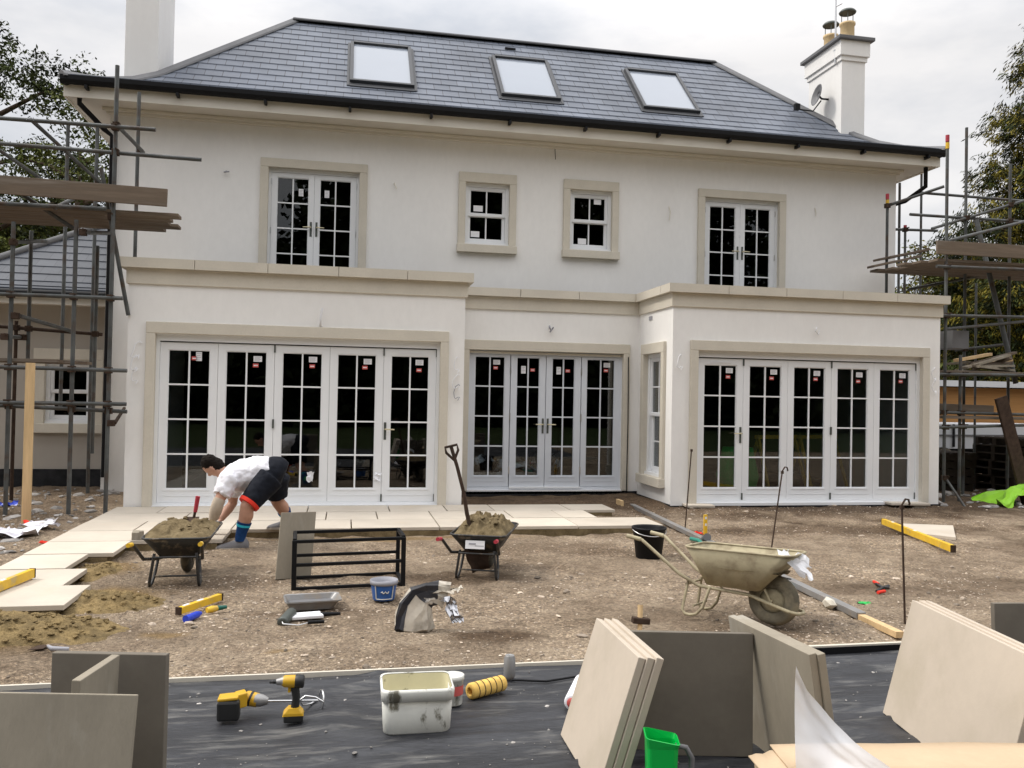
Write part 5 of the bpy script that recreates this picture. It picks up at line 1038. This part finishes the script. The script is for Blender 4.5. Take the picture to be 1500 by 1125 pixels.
# cordless mixer drill lying on its side, paddle pointing right
dr = thing('mixer_drill', 'yellow and black cordless drill lying down with a long mixing paddle fitted', 'drill', G(345, 1053, -.08)); o_ = dr.location.copy()
def D(u, v, dz=0): q = PY(u, v, o_.y+dz)-o_; return q
mb = MB(); c = D(335, 1039, -.02); mb.obox(c, (.052, 0, 0), (0, .038, 0), (0, 0, .048)); mb.build('battery', M['toolblk'], dr, bevel=.012)
mb = MB(); mb.obox(D(335, 1021, -.01), (.048, 0, .003), (0, .04, 0), (0, 0, .008)); mb.obox(D(353, 1024, .02), (.022, .015, 0), (-.01, .03, 0), (0, 0, .035)); mb.build('battery_mount', M['toolyel'], dr, bevel=.006)
mb = MB(); mb.tube([D(346, 1019, .08), D(350, 1020, .077)], [.027, .034], 12); mb.tube([D(366, 1023, .068), D(369, 1024, .066)], [.0375, .0375], 14); mb.build('rubber_trim', M['toolblk'], dr)
mb = MB(); mb.tube([D(345, 1020, .03), D(352, 1018, .06), D(362, 1016, .085)], [.022, .024, .026], 10); mb.build('grip', M['toolblk'], dr)
a_, b_ = D(346, 1019, .08), D(378, 1026, .06); mb = MB(); mb.tube([a_, a_.lerp(b_, .3), a_.lerp(b_, .7), b_], [.026, .036, .036, .033], 12); mb.build('motor_housing', M['toolyel'], dr)
a_, b_ = D(374, 1025, .06), D(393, 1027, .05); mb = MB(); mb.tube([a_, a_.lerp(b_, .5), b_], [.032, .030, .016], 12); mb.build('chuck', M['alu'], dr)
mb = MB(); e0, e1 = D(392, 1027, .05), D(470, 1026, .12); mb.tube([e0, e1], .0055, 8); mb.build('paddle_shaft', M['chrome'], dr)
mb = MB(); ax = (e1-e0).normalized(); s_ = ax.cross(Vector((0, 0, 1))).normalized(); u_ = s_.cross(ax)
mb.tube([e1+u_*.05*math.cos(k*math.pi/8)+s_*.05*math.sin(k*math.pi/8) for k in range(16)], .005, 6, closed=True)
for k0 in (0, math.pi): mb.tube([e1-ax*.11, e1-ax*.085+u_*.03*math.cos(k0+.4)+s_*.03*math.sin(k0+.4), e1-ax*.04+u_*.045*math.cos(k0+.9)+s_*.045*math.sin(k0+.9), e1+u_*.05*math.cos(k0+1.4)+s_*.05*math.sin(k0+1.4)], .005, 6)
mb.build('paddle_head', M['chrome'], dr)
# impact driver standing on its battery
im = thing('impact_driver', 'yellow and black cordless impact driver standing upright on its battery', 'impact driver', G(430, 1059, -.08)); o_ = im.location.copy()
mb = MB(); mb.obox(D(430, 1050, 0)+Vector((0, 0, 0)), (.046, 0, 0), (0, .033, 0), (0, 0, .020)); mb.build('battery', M['toolblk'], im, bevel=.009)
mb = MB(); z0 = D(430, 1042)
mb.loft([[z0+Vector((x, y, -.012)) for x, y in ((-.05, -.034), (.048, -.034), (.048, .034), (-.05, .034))], [z0+Vector((x, y, .0)) for x, y in ((-.046, -.034), (.044, -.034), (.044, .034), (-.046, .034))], [z0+Vector((x, y, .022)) for x, y in ((-.026, -.026), (.026, -.026), (.026, .026), (-.026, .026))]]); mb.build('battery_mount', M['toolyel'], im, bevel=.006)
mb = MB(); mb.tube([D(432, 1036), D(434, 1022), D(432, 1006)], [.020, .018, .021], 12); mb.build('grip', M['toolblk'], im)
a_, b_ = D(413, 998), D(446, 998); mb = MB(); mb.tube([a_+(b_-a_)*f for f in (0, .12, .55, .8)], [.020, .028, .030, .030], 14); mb.build('motor_housing', M['toolyel'], im)
mb = MB(); mb.tube([a_+(b_-a_)*f for f in (.56, .6, .95, 1.0)], [.027, .0325, .031, .022], 14); mb.build('end_cap', M['toolblk'], im)
mb = MB(); mb.tube([D(405, 999), D(412, 998), D(415, 998)], [.014, .019, .024], 12); mb.build('nose', M['alu'], im)
mb = MB(); mb.tube([D(405, 999), D(400, 999)], .009, 8); mb.tube([D(401, 999), D(396, 1000, -.03)], .006, 6); mb.build('drill_bit', M['toolblk'], im)
mb = MB(); mb.obox(D(424, 1009), (.007, 0, 0), (0, .01, 0), (0, 0, .016)); mb.build('trigger', M['toolyel'], im, bevel=.003)
# green jug, cardboard box, polythene
gj = thing('green_jug', 'bright green square plastic jug with a grey handle at the bottom edge', 'jug', CL(.605, 3.30), .2); gj.rotation_euler.z = -.25
mb = MB(); mb.loft([rrect(-.045, .045, .045, 0, .012, 3), rrect(-.05, .05, .05, .02, .014, 3), rrect(-.058, .058, .055, .26, .016, 3)], True, False, False); rim_ = rrect(-.064, .064, .061, .29, .016, 3); rim_ = [(x, y, z+.010*(-x/.06)) for x, y, z in rim_]; mb.loft([rrect(-.058, .058, .055, .26, .016, 3), rim_], False, False, False); mb.build('body', M['green'], gj, solid=.004)
mb = MB(); mb.tube([(.055, 0, .255), (.095, 0, .25), (.118, 0, .21), (.115, 0, .10), (.055, 0, .06)], .011, 8); mb.build('handle', M['hip'], gj)
bx = thing('cardboard_box', 'flattened open cardboard box lying at the bottom right of the photo', 'box', CL(1.75, 2.85)); o_ = bx.location.copy()
def CZ(x, d, z): q = CL(x, d); return Vector((q.x, q.y, z))-o_
zt = .195
mb = MB(); mb.loft([[CZ(.95, 3.16, -.075), CZ(2.75, 3.26, -.075), CZ(2.75, 2.5, -.075), CZ(.95, 2.5, -.075)], [CZ(.93, 3.18, zt-.03), CZ(2.75, 3.28, zt-.03), CZ(2.75, 2.5, zt-.03), CZ(.93, 2.5, zt-.03)]]); mb.build('carton', M['card'], bx)
def flap(pts, nm='flap'):
    mb = MB(); n = 12; A, B, C_, D_ = [CZ(*p) for p in pts]
    mb.grid([[ (A.lerp(B, i/n)).lerp(D_.lerp(C_, i/n), j/4)+Vector((0, 0, .012*noise.noise(Vector((i*.35, j*.5, len(nm)+pts[0][0]))))) for j in range(5)] for i in range(n+1)]); mb.build(nm, M['card'], bx, solid=.005)
flap(((1.0, 3.22, zt+.015), (2.8, 3.32, zt+.025), (2.8, 2.98, zt+.035), (1.0, 3.0, zt+.02))); flap(((.93, 3.17, zt-.015), (2.7, 3.0, zt+.05), (2.7, 2.4, zt+.07), (.9, 2.45, zt+.02)), 'front_flap'); flap(((.90, 3.15, zt), (1.08, 3.22, zt+.012), (1.1, 2.7, zt+.03), (.95, 2.6, zt+.02)), 'side_flap')
ps = MB(); base = CL(1.12, 2.95)
def pk(p, a, b):
    # a sheet standing up to a point at its left end and falling away to the right, its foot spread towards the viewer
    H = .40*max(0, 1-a)**1.9+.035
    return Vector((a*.52+.10*b*max(0, .12-a)+.5*p.z*.3-.03*(1-b), -.17*(1-b)**1.5*(1-.4*a)+p.z*.45+.03*math.sin(a*9), .165+H*b+.25*p.z*b))
crumple(ps, .62, .42, 34, .045, 40, pk, True); o = ps.build('polythene_sheet', M['film'], autonorm=False); tag(o, 'crumpled translucent polythene sheet with a peaked corner on the cardboard', 'plastic sheet'); o.location = (CL(.985, 2.93).x, CL(.985, 2.93).y, -.0); o.rotation_euler.z = -.2
gb = MB(); k = 0
while k < 900:
    x, y = R.uniform(-3.2, 4.5), R.uniform(-9.6, -6.9)
    if noise.noise(Vector((x*1.1, y*2.2, 71)))+R.uniform(-.3, .5) < .05: continue
    stone(gb, x, y, mz(x, y)+.002, .003+.011*R.random()**4, .6); k += 1
o = gb.build('grit', M['rubble'], autonorm=False); tag(o, 'pale grit and crumbs of mortar scattered over the black membrane', 'grit', kind='stuff')
# ------------------------------------------------------------------ small tools and litter about the yard
hm = thing('club_hammer', 'club hammer with a pale wooden handle behind the leaning slabs', 'hammer', G(938, 936)); o_ = hm.location.copy()
mb = MB(); a_, b_ = D(937, 934), D(938, 886, .05); mb.tube([a_, b_], [.016, .019], 8); mb.build('handle', M['newwood'], hm)
mb = MB(); mb.bar(D(926, 908, .02), D(951, 910, .02), .05, .04); mb.build('head', M['rust'], hm, bevel=.006)
q = CL(.735, 4.12, -.09); mb = MB(); crumple(mb, .22, .2, 9, .12, 77, lambda p, a, b: Vector((p.x, p.y, .40+.3*p.z-.35*(abs(a-.5)+abs(b-.5))))); one(mb, 'plastic_wrapper', M['film'], 'scrunched clear plastic wrapper behind the leaning three slabs', 'plastic scrap', loc=q, autonorm=False)
bl = thing('tape_roll', 'bright blue tube lying beside the short yellow level', 'tube', G(281, 904)); mb = MB(); p, q = G(272, 907, -.07)-bl.location, G(292, 899, -.07)-bl.location; mb.tube([p, p.lerp(q, .8), q], [.026, .026, .018], 14); mb.build('body', M['bluebright'], bl); mb = MB(); mb.tube([q, q+(q-p)*.12], .012, 10); mb.build('cap', M['bluebright'], bl)
by = thing('hand_brush', 'little yellow tool with a green grip lying right of the blue tube', 'brush', G(314, 892)); mb = MB(); p, q = G(303, 894, -.08)-by.location, G(318, 891, -.08)-by.location; mb.tube([p, p.lerp(q, .5), q], [.02, .026, .02], 10); mb.build('head', M['yel'], by); mb = MB(); mb.tube([q, G(332, 889, -.08)-by.location], [.02, .012], 8); mb.build('grip', mat('green_grip', (.0, .10, .07), .5), by)
tw = thing('trowel', 'muddy pointing trowel lying beside the sand at the lower left', 'trowel', G(68, 952)); o_ = tw.location; mb = MB(); a_, b_ = G(40, 953, -.085)-o_, G(70, 946, -.075)-o_; s_ = (b_-a_).cross(Vector((0, 0, 1))).normalized()*.05; mb.prism([a_, a_.lerp(b_, .7)+s_, b_, a_.lerp(b_, .7)-s_], (0, 0, .004)); mb.build('blade', M['rust'], tw); mb = MB(); mb.tube([b_, G(76, 950, -.05)-o_, G(101, 951, -.06)-o_], [.008, .014, .014], 8); mb.build('grip', M['print'], tw)
rt = thing('trowel', 'red handled trowel standing in the mortar of the left wheelbarrow', 'trowel', at_local(B1, (.62, .0, .53))); o_ = rt.location.copy(); mb = MB(); mb.tube([D(284, 759), D(286, 748)], .012, 8); mb.build('shank', M['rust'], rt); mb = MB(); mb.tube([D(286, 750), D(290, 727)], [.017, .02], 10); mb.build('grip', M['redcap'], rt); mb = MB(); mb.obox(D(280, 762), (.06, 0, 0), (0, .05, .02), (0, 0, .004)); mb.build('blade', M['rust'], rt)
pk_ = MB(); q = G(199, 791, .0); pk_.obox((0, 0, .04), (.035, 0, 0), (0, .03, .01), (0, 0, .045)); pk_.obox((.05, .0, .045), (.02, .01, 0), (-.01, .03, .0), (0, 0, .045)); one(pk_, 'stone_offcut', M['slabgrey'], 'small grey block standing on the patio behind the barrow grips', 'offcut', loc=(q.x, q.y, .002), bevel=.003)
lt = thing('line_level', 'small upright yellow level stuck beside the screed rail', 'spirit level', G(1033, 783)); o_ = lt.location.copy(); mb = MB(); mb.obox((0, 0, .12), (.022, 0, 0), (0, .012, 0), (0, 0, .12)); mb.build('body', M['yel'], lt, bevel=.003); 
mb = MB(); mb.obox((0, -.0125, .20), (.012, 0, 0), (0, .001, 0), (0, 0, .015)); mb.obox((0, -.0125, .12), (.012, 0, 0), (0, .001, 0), (0, 0, .015)); mb.build('vial', M['sticker'], lt)
def crumb(name, label, cat, m, u, v, w, hgt, seed, z=-.09, amp=.05):
    mb = MB(); crumple(mb, w, w*.8, 7, amp, seed, lambda p, a, b: Vector((p.x, p.y, hgt*.4+p.z*.8))); q = G(u, v, z); return one(mb, name, M[m], label, cat, loc=(q.x, q.y, gz(q.x, q.y)), autonorm=False)
crumb('red_rag', 'red plastic scrap beside the upright yellow level', 'plastic scrap', 'redtrim', 1019, 781, .16, .05, 3)
ct = thing('caulking_gun', 'green and black sealant gun lying by the screed rail', 'sealant gun', G(1020, 796)); o_ = ct.location; mb = MB(); mb.tube([G(1012, 789, -.06)-o_, G(1024, 792, -.06)-o_, G(1032, 800, -.06)-o_], .022, 8); mb.build('barrel', mat('sea_green', (.03, .22, .17), .5), ct); mb = MB(); mb.tube([G(1031, 790, -.06)-o_, G(1036, 787, .0)-o_], [.04, .045], 10); mb.build('cap', M['hip'], ct)
sn = thing('snips', 'red and black handled snips lying on the earth in front of the long yellow level', 'snips', G(1293, 862)); o_ = sn.location
mb = MB(); mb.tube([G(1283, 855, -.08)-o_, G(1292, 860, -.08)-o_, G(1303, 861, -.08)-o_], .012, 6); mb.tube([G(1284, 866, -.08)-o_, G(1292, 861, -.08)-o_, G(1302, 858, -.08)-o_], .012, 6); mb.build('blades', M['toolblk'], sn)
for a_, b_ in (((1280, 852), (1287, 856)), ((1286, 868), (1296, 866))): mb = MB(); mb.tube([G(*a_, -.08)-o_, G(*b_, -.08)-o_], .014, 6); mb.build('grip', M['redtrim'], sn)
fl = thing('float', 'blue handled float lying against the screed rail behind the cream wheelbarrow', 'float', G(1155, 855)); o_ = fl.location; mb = MB(); mb.prism([G(u, v, -.085)-o_ for u, v in ((1140, 855), (1162, 853), (1170, 861), (1146, 862))], (0, 0, .012)); mb.build('plate', mat('teal_plastic', (.04, .16, .22), .5), fl, bevel=.003); mb = MB(); mb.tube([G(1146, 847, -.04)-o_, G(1158, 850, -.04)-o_], .016, 8); mb.build('handle', M['black'], fl)
mb = MB(); stone(mb, 0, 0, .035, .06, .9); q = G(1215, 893); one(mb, 'mortar_lump', M['stone'], 'pale mortar lump beside the screed rail in front of the wheelbarrow', 'lump', loc=(q.x, q.y, gz(q.x, q.y)))
crumb('plastic_scrap', 'thin green plastic strip lying on the earth near the snips', 'plastic scrap', 'green', 1266, 881, .10, .01, 5, amp=.02); crumb('plastic_scrap', 'crumpled clear plastic at the front edge of the patio beside the middle wheelbarrow', 'plastic scrap', 'film', 792, 778, .26, .06, 8); crumb('paper_scrap', 'yellowish paper scrap at the front edge of the patio near the bucket', 'paper scrap', 'tubin', 880, 776, .12, .04, 9)
crumb('plastic_scrap', 'bright red scrap at the left edge of the patio path', 'plastic scrap', 'redtrim', 72, 793, .13, .04, 31); crumb('plastic_scrap', 'red bag scrap among the white litter at the far left', 'plastic scrap', 'redtrim', 46, 773, .16, .07, 33, amp=.07)
for i, (u, v, w, l) in enumerate(((30, 785, .40, 'white plastic bag among the rubble near the timber post'), (8, 788, .35, 'white plastic bag at the far left edge of the photo'), (62, 776, .30, 'flattened white plastic sheet right of the timber post'))): crumb('plastic_bag', l, 'plastic bag', 'tshirt', u, v, w, .12, 50+i, amp=.12)
crumb('plastic_bag', 'blue plastic bag in the rubble left of the timber post', 'plastic bag', 'bluebright', 10, 744, .22, .08, 61, amp=.08)
rb = MB()
for _ in range(420):
    x, y = R.uniform(-6.5, -3.05), R.uniform(-3.5, 2.7); stone(rb, x, y, gz(x, y)+.01, .02+.09*R.random()**4, .7)
o = rb.build('rubble', M['rubble'], autonorm=False); tag(o, 'pale broken rubble scattered under the left scaffold', 'rubble', kind='stuff')
rb = MB()
for _ in range(380):
    x, y = R.uniform(9.2, 15), R.uniform(-.6, 4.5); stone(rb, x, y, gz(x, y)+.01, .025+.11*R.random()**3, .7)
o = rb.build('rubble', M['rubble'], autonorm=False); tag(o, 'broken rubble heaped under the right scaffold', 'rubble', kind='stuff')
# sand heaps with crumbly surface
def sandheap(label, cx, cy, sx, sy, h, seed, m='sand'):
    mb = MB(); n = 64; P = []
    for i in range(n+1):
        row = []
        for j in range(n+1):
            s_, t_ = i/n*2-1, j/n*2-1; k = math.hypot(s_, t_)*(1+.3*noise.noise(Vector((s_*1.5, t_*1.5, seed)))); x, y = cx+s_*sx*1.3, cy+t_*sy*1.3
            e_ = max(0, 1-k*k); w = noise.noise(Vector((x*6, y*6, seed)))*.5+noise.noise(Vector((x*13, y*15, seed)))*.45+noise.noise(Vector((x*28, y*30, seed)))*.35
            row.append((x-cx, y-cy, gz(x, y)-.012+(h*e_*(1+w) if k < 1 else -.03)))
        P.append(row)
    mb.grid(P)
    for _ in range(int(420*sx*sy/.22)):
        a_, k_ = R.random()*6.28, 1.1*R.random()**.6; x, y = sx*k_*math.cos(a_), sy*k_*math.sin(a_); hh = h*max(0, 1-(k_/1.3)**2)
        stone(mb, x, y, gz(cx+x, cy+y)+hh*.95, .006+.022*R.random()**3, .7)
    return one(mb, 'sand_heap', M[m], label, 'sand', 'sand heaps by the path', loc=(cx, cy, 0), autonorm=False)
q = G(45, 925, -.08); sandheap('wide heap of brown sand at the lower left in front of the nearest slab', q.x-.15, q.y, .60, .34, .075, 3)
q = G(150, 882, -.08); sandheap('low spill of yellow sand beside the nearest patio slab', q.x, q.y, .36, .30, .06, 5); q = G(140, 838, -.08); sandheap('small sand spill in the step of the unfinished path', q.x-.02, q.y, .20, .32, .05, 7)
# hi vis sheet at right, green
hv = MB(); q = G(1475, 742); crumple(hv, 1.35, .8, 16, .28, 88, lambda p, a, b: Vector((p.x, p.y, .05+.26*max(0, 1-((a-.55)/.5)**2)*(1-.5*abs(b-.4))+p.z*.45))); one(hv, 'hi_vis_sheet', M['hivis'], 'crumpled fluorescent green sheet on the ground at the right edge', 'sheet', loc=(q.x+.35, q.y-.05, gz(q.x, q.y)), autonorm=False)
# seen through the glass: things stored inside
for (x, y, l) in ((6.9, .95, 'yellow trestle standing inside behind the right hand doors, left one'), (7.75, 1.15, 'yellow trestle standing inside behind the right hand doors, right one')):
    t = thing('trestle', l, 'trestle', (x, y, .0), .3, 'yellow trestles indoors')
    mb = MB(); mb.bar((-.45, 0, .95), (.45, 0, .95), .06, .06); mb.build('top_bar', M['yel'], t)
    for sx in (-.4, .4):
        for sy in (-.3, .3): mb = MB(); mb.bar((sx, 0, .93), (sx*1.05, sy, 0), .04, .04, (1, 0, 0)); mb.build('leg', M['yel'], t)
mb = MB(); mb.loft([rrect(-.2, .2, .2, 0, .08, 3), rrect(-.28, .28, .25, .35, .1, 3), rrect(-.2, .2, .16, .8, .06, 3)], True, True, True); one(mb, 'rubble_sack', M['green'], 'green sack standing inside behind the right hand doors', 'sack', loc=(6.05, .60, .0))
mb = MB(); crumple(mb, 1.5, .8, 14, .4, 91, lambda p, a, b: Vector((p.x, p.y, .35+p.z*.9))); one(mb, 'foil_sheet', M['foil'], 'crumpled foil insulation heaped inside behind the centre doors', 'insulation', loc=(2.7, 2.25, .0), autonorm=False)
# ------------------------------------------------------------------ the man laying slabs: bodies and clothes are closed forms fused by a fine remesh
def etube(mb, pts, rw, rd, wide, n=18):
    """tube with elliptical rings: rw along `wide`, rd across it"""
    pts = [Vector(p) for p in pts]; m = len(pts); rings = []
    for i, p in enumerate(pts):
        t = (pts[min(i+1, m-1)]-pts[max(i-1, 0)]).normalized(); w = Vector(wide); w = (w-t*w.dot(t)).normalized(); d = t.cross(w)
        rings.append([p+w*rw[i]*math.cos(2*math.pi*k/n)+d*rd[i]*math.sin(2*math.pi*k/n) for k in range(n)])
    mb.loft(rings, True, True, True)
def ellipsoid(mb, c, ax, ay, az, n=16):
    c, ax, ay, az = map(Vector, (c, ax, ay, az)); rings = []
    for i in range(n+1):
        th = math.pi*(i+.02)/(n+.04); rings.append([c+az*math.cos(th)+(ax*math.cos(2*math.pi*k/n)+ay*math.sin(2*math.pi*k/n))*math.sin(th) for k in range(n)])
    mb.loft(rings, True, True, True)
def fuse(mb, name, m, par, vox=.011, smooth=3):
    o = mb.build(name, m, par, autonorm=True); r = o.modifiers.new('r', 'REMESH'); r.mode = 'VOXEL'; r.voxel_size = vox; r.use_smooth_shade = True
    if smooth: q = o.modifiers.new('s', 'SMOOTH'); q.iterations = smooth; q.factor = .5
    return o
mp_ = G(348, 803, -.1)
man = thing('person', 'man in white t-shirt and dark shorts bending over to lay a paving slab', 'person', (mp_.x, mp_.y, -.1)); MO = man.location.copy()
J = {}
for k, (u, v, y) in dict(pel=(399, 692, -2.45), sp1=(381, 688, -2.46), sp2=(361, 691, -2.47), ch=(344, 696, -2.48), nb=(331, 696, -2.48), hb=(321, 689, -2.48), hd=(311.5, 683, -2.48),
    lh=(394, 702, -2.60), lk=(362, 741, -2.73), la=(352, 788, -2.70), rh=(402, 699, -2.30), rk=(407, 735, -2.20), ra=(423, 762, -2.03),
    ls=(334, 706, -2.68), le=(319, 738, -2.76), lw=(311, 765, -2.70), rs=(342, 708, -2.28), re=(341, 737, -2.24), rw=(323, 761, -2.36)).items(): J[k] = PY(u, v, y)
WY = (0, 1, 0)
bd = MB(MO)
etube(bd, [J['pel']+Vector((.06, 0, 0)), J['pel'], J['sp1'], J['sp2'], J['ch'], J['nb']], [.12, .18, .165, .175, .19, .09], [.10, .14, .125, .13, .125, .08], WY)
bd.tube([J['nb'], J['hb'], J['hd']], [.075, .062, .06], 14)
f_ = Vector((-.5, .22, -.84)).normalized(); u_ = Vector((-.86, -.05, .5)); u_ = (u_-f_*u_.dot(f_)).normalized(); s_ = f_.cross(u_)
hc = J['hd']; f_ = f_*.86; u_ = u_*.86; s_ = s_*.86
ellipsoid(bd, hc+u_*.02, s_*.083, f_*.103, u_*.115); ellipsoid(bd, hc+f_*.035-u_*.06, s_*.058, f_*.06, u_*.065)   # skull, jaw
ellipsoid(bd, hc+f_*.108-u_*.022, s_*.016, f_*.026, u_*.026); ellipsoid(bd, hc+f_*.09-u_*.07, s_*.026, f_*.012, u_*.009); ellipsoid(bd, hc+f_*.085+u_*.025, s_*.055, f_*.018, u_*.014)  # nose, lips, brow
for sg in (1, -1): ellipsoid(bd, hc+s_*.086*sg-u_*.01, s_*.012, f_*.022, u_*.034)
for a in ('l', 'r'):
    bd.tube([J[a+'h'], J[a+'h'].lerp(J[a+'k'], .4), J[a+'k'].lerp(J[a+'h'], .12), J[a+'k'], J[a+'k'].lerp(J[a+'a'], .3)+Vector((.012, 0, 0)), J[a+'k'].lerp(J[a+'a'], .7), J[a+'a']], [.12, .112, .078, .070, .073, .054, .042], 14)
    heel = J[a+'a']+Vector((.03, 0, -.06)); toe = J[a+'a']+Vector((-.17, -.02, -.075)); bd.tube([J[a+'a'], J[a+'a']+Vector((-.02, 0, -.045)), J[a+'a']+Vector((-.10, 0, -.06))], [.04, .034, .018], 12)
    sh_, el, wr = J[a+'s'], J[a+'e'], J[a+'w']
    bd.tube([J['ch'].lerp(sh_, .6), sh_, sh_.lerp(el, .5), el, el.lerp(wr, .35), wr], [.08, .078, .060, .049, .052, .034], 14)
    # hand: palm, four fingers of unequal length bent at two knuckles, thumb from the side of the palm
    dn_ = (Vector((-.35, .1, -1))).normalized(); side = Vector((.25, 1, 0)).normalized() if a == 'l' else Vector((.25, -1, 0)).normalized(); nrm = dn_.cross(side).normalized()
    pc = wr+dn_*.05; bd.obox(pc, side*.042, dn_*.05, nrm*.014)
    for q, (o_f, L1, L2, L3) in enumerate(((-.032, .045, .028, .02), (-.011, .05, .032, .022), (.011, .046, .03, .021), (.031, .036, .024, .018))):
        b0 = pc+dn_*.045-side*o_f; d1 = (dn_+Vector((-.15, 0, 0))).normalized(); d2 = (dn_*.75+Vector((-.7, 0, 0))).normalized(); d3 = Vector((-1, 0, -.25)).normalized()
        bd.tube([b0, b0+d1*L1, b0+d1*L1+d2*L2, b0+d1*L1+d2*L2+d3*L3], [.0105, .0098, .009, .0075], 8)
    t0 = pc-dn_*.02+side*.036; bd.tube([t0, t0+side*.03+dn_*.028, t0+side*.036+dn_*.058], [.014, .0115, .009], 8)
fuse(bd, 'body', M['skin'], man, .009, 2)
hr = MB(MO); ellipsoid(hr, hc+u_*.055-f_*.022, s_*.092, f_*.100, u_*.100); ellipsoid(hr, hc-f_*.040-u_*.025, s_*.088, f_*.082, u_*.10); ho = fuse(hr, 'hair', M['hair'], man, .008, 1); tx2 = bpy.data.textures.new('hair_tufts', 'CLOUDS'); tx2.noise_scale = .018; dm = ho.modifiers.new('d', 'DISPLACE'); dm.texture = tx2; dm.strength = .022
for sg in (1, -1): eb = MB(MO); ellipsoid(eb, hc+f_*.092+u_*.004+s_*.032*sg, s_*.008, f_*.007, u_*.005, 8); eb.build('eye', M['toolblk'], man)
ts = MB(MO)
hem = J['pel'].lerp(J['sp1'], .35)
def wr_(p, k): return Vector(p)+Vector((0, 0, .01*math.sin(k*2.3)))
etube(ts, [hem+Vector((.02, 0, .025)), J['sp1']+Vector((0, 0, -.005)), J['sp1'].lerp(J['sp2'], .5)+Vector((0, 0, -.03)), J['sp2']+Vector((0, 0, -.035)), J['ch']+Vector((0, 0, -.02)), J['nb']+Vector((.01, 0, 0)), J['nb']+Vector((-.025, 0, .012))], [.195, .20, .205, .21, .215, .15, .085], [.135, .155, .175, .18, .16, .125, .08], WY, 22)
for a in ('l', 'r'):
    sh_, el = J[a+'s'], J[a+'e']; ts.tube([J['ch'].lerp(sh_, .55)+Vector((0, 0, .01)), sh_+Vector((.0, 0, .012)), sh_.lerp(el, .3), sh_.lerp(el, .62)], [.115, .105, .092, .093], 16)
tso = fuse(ts, 't_shirt', M['tshirt'], man, .012, 3)
tx = bpy.data.textures.new('cloth_folds', 'CLOUDS'); tx.noise_scale = .06; dm = tso.modifiers.new('d', 'DISPLACE'); dm.texture = tx; dm.strength = .036; dm.mid_level = .5
sr = MB(MO)
etube(sr, [J['pel']+Vector((.125, 0, -.02)), J['pel']+Vector((.075, 0, 0)), J['pel']+Vector((0, 0, .0)), J['pel'].lerp(J['sp1'], .62)], [.14, .195, .21, .19], [.13, .165, .175, .15], WY, 22)
for a, f in (('l', .90), ('r', .82)):
    h_, k_ = J[a+'h'], J[a+'k']; sr.tube([h_+Vector((.02, 0, .02)), h_.lerp(k_, .35), h_.lerp(k_, .7), h_.lerp(k_, f)], [.15, .135, .118, .114], 18)
sro = fuse(sr, 'shorts', M['shorts'], man, .012, 14); dm = sro.modifiers.new('d', 'DISPLACE'); dm.texture = tx; dm.strength = .016
h_, k_ = J['lh'], J['lk']; tr2 = MB(MO); d_ = (k_-h_).normalized(); tr2.tube([h_.lerp(k_, .86), h_.lerp(k_, .965)], [.1155, .110], 20); tr2.build('shorts_trim', M['redtrim'], man)
for a in ('l', 'r'):
    k_, an = J[a+'k'], J[a+'a']; so2 = MB(MO); so2.tube([k_.lerp(an, .50)+Vector((.008, 0, 0)), k_.lerp(an, .62)+Vector((.006, 0, 0)), k_.lerp(an, .8), an, an+Vector((.0, 0, -.03))], [.074, .066, .056, .052, .052], 16); sk = so2.build('sock', M['sock'], man)
    for f, w, m_ in ((.60, .012, 'sockstripe'), (.70, .010, 'sockstripe')) if a == 'l' else ((.56, .012, 'sockstripe'), (.90, .03, 'sockgreen')): st = MB(MO); c_ = k_.lerp(an, f); rr_ = .0695-.0225*max(0, (f-.6))/.2 if f < .8 else .0555; d_ = (an-k_).normalized(); st.tube([c_-d_*w+Vector((.005, 0, 0)), c_+d_*w+Vector((.005, 0, 0))], [rr_+.002, rr_], 16); st.build('stripe', M[m_], sk)
    se = MB(MO); g_ = an.z-(-.1 if a == 'l' else 0.0); zf = an.z-g_
    def fp(x, y, z): return Vector((an.x+x, an.y+y-.0*x, zf+z))
    rings = []
    for (x, w, z1) in ((.085, .038, .075), (.06, .046, .115), (.0, .050, .125), (-.06, .052, .095), (-.13, .056, .07), (-.19, .05, .052), (-.225, .03, .035)):
        rings.append([fp(x, w*math.cos(t), .02+max(0, math.sin(t))*(z1-.02)+min(0, math.sin(t))*.012) for t in [2*math.pi*k/16 for k in range(16)]])
    se.loft(rings, True, True, True); shoe = se.build('shoe', M['shoe'], man)
    sl2 = MB(MO); sl2.loft([[fp(x*1.03, y*1.06, z) for (x, y) in [(.09, 0), (.075, .035), (0, .048), (-.1, .056), (-.18, .05), (-.228, .02), (-.228, -.02), (-.18, -.05), (-.1, -.056), (0, -.048), (.075, -.035)]] for z in (.002, .024)]); sl2.build('sole', M['shoesole'], shoe)
ep = MB(MO); el, wr = J['le'], J['lw']; ep.tube([J['ls'].lerp(el, .80), el, el.lerp(wr, .4), el.lerp(wr, .8)], [.060, .060, .062, .047], 16); ep.build('elbow_sleeve', M['elbowpad'], man)
ep = MB(MO); ep.lathe([(.0, -.02), (.05, -.02), (.055, .01), (.05, .035), (0, .04)], PY(296, 757, -2.75), (.2, -.5, 1), 16);
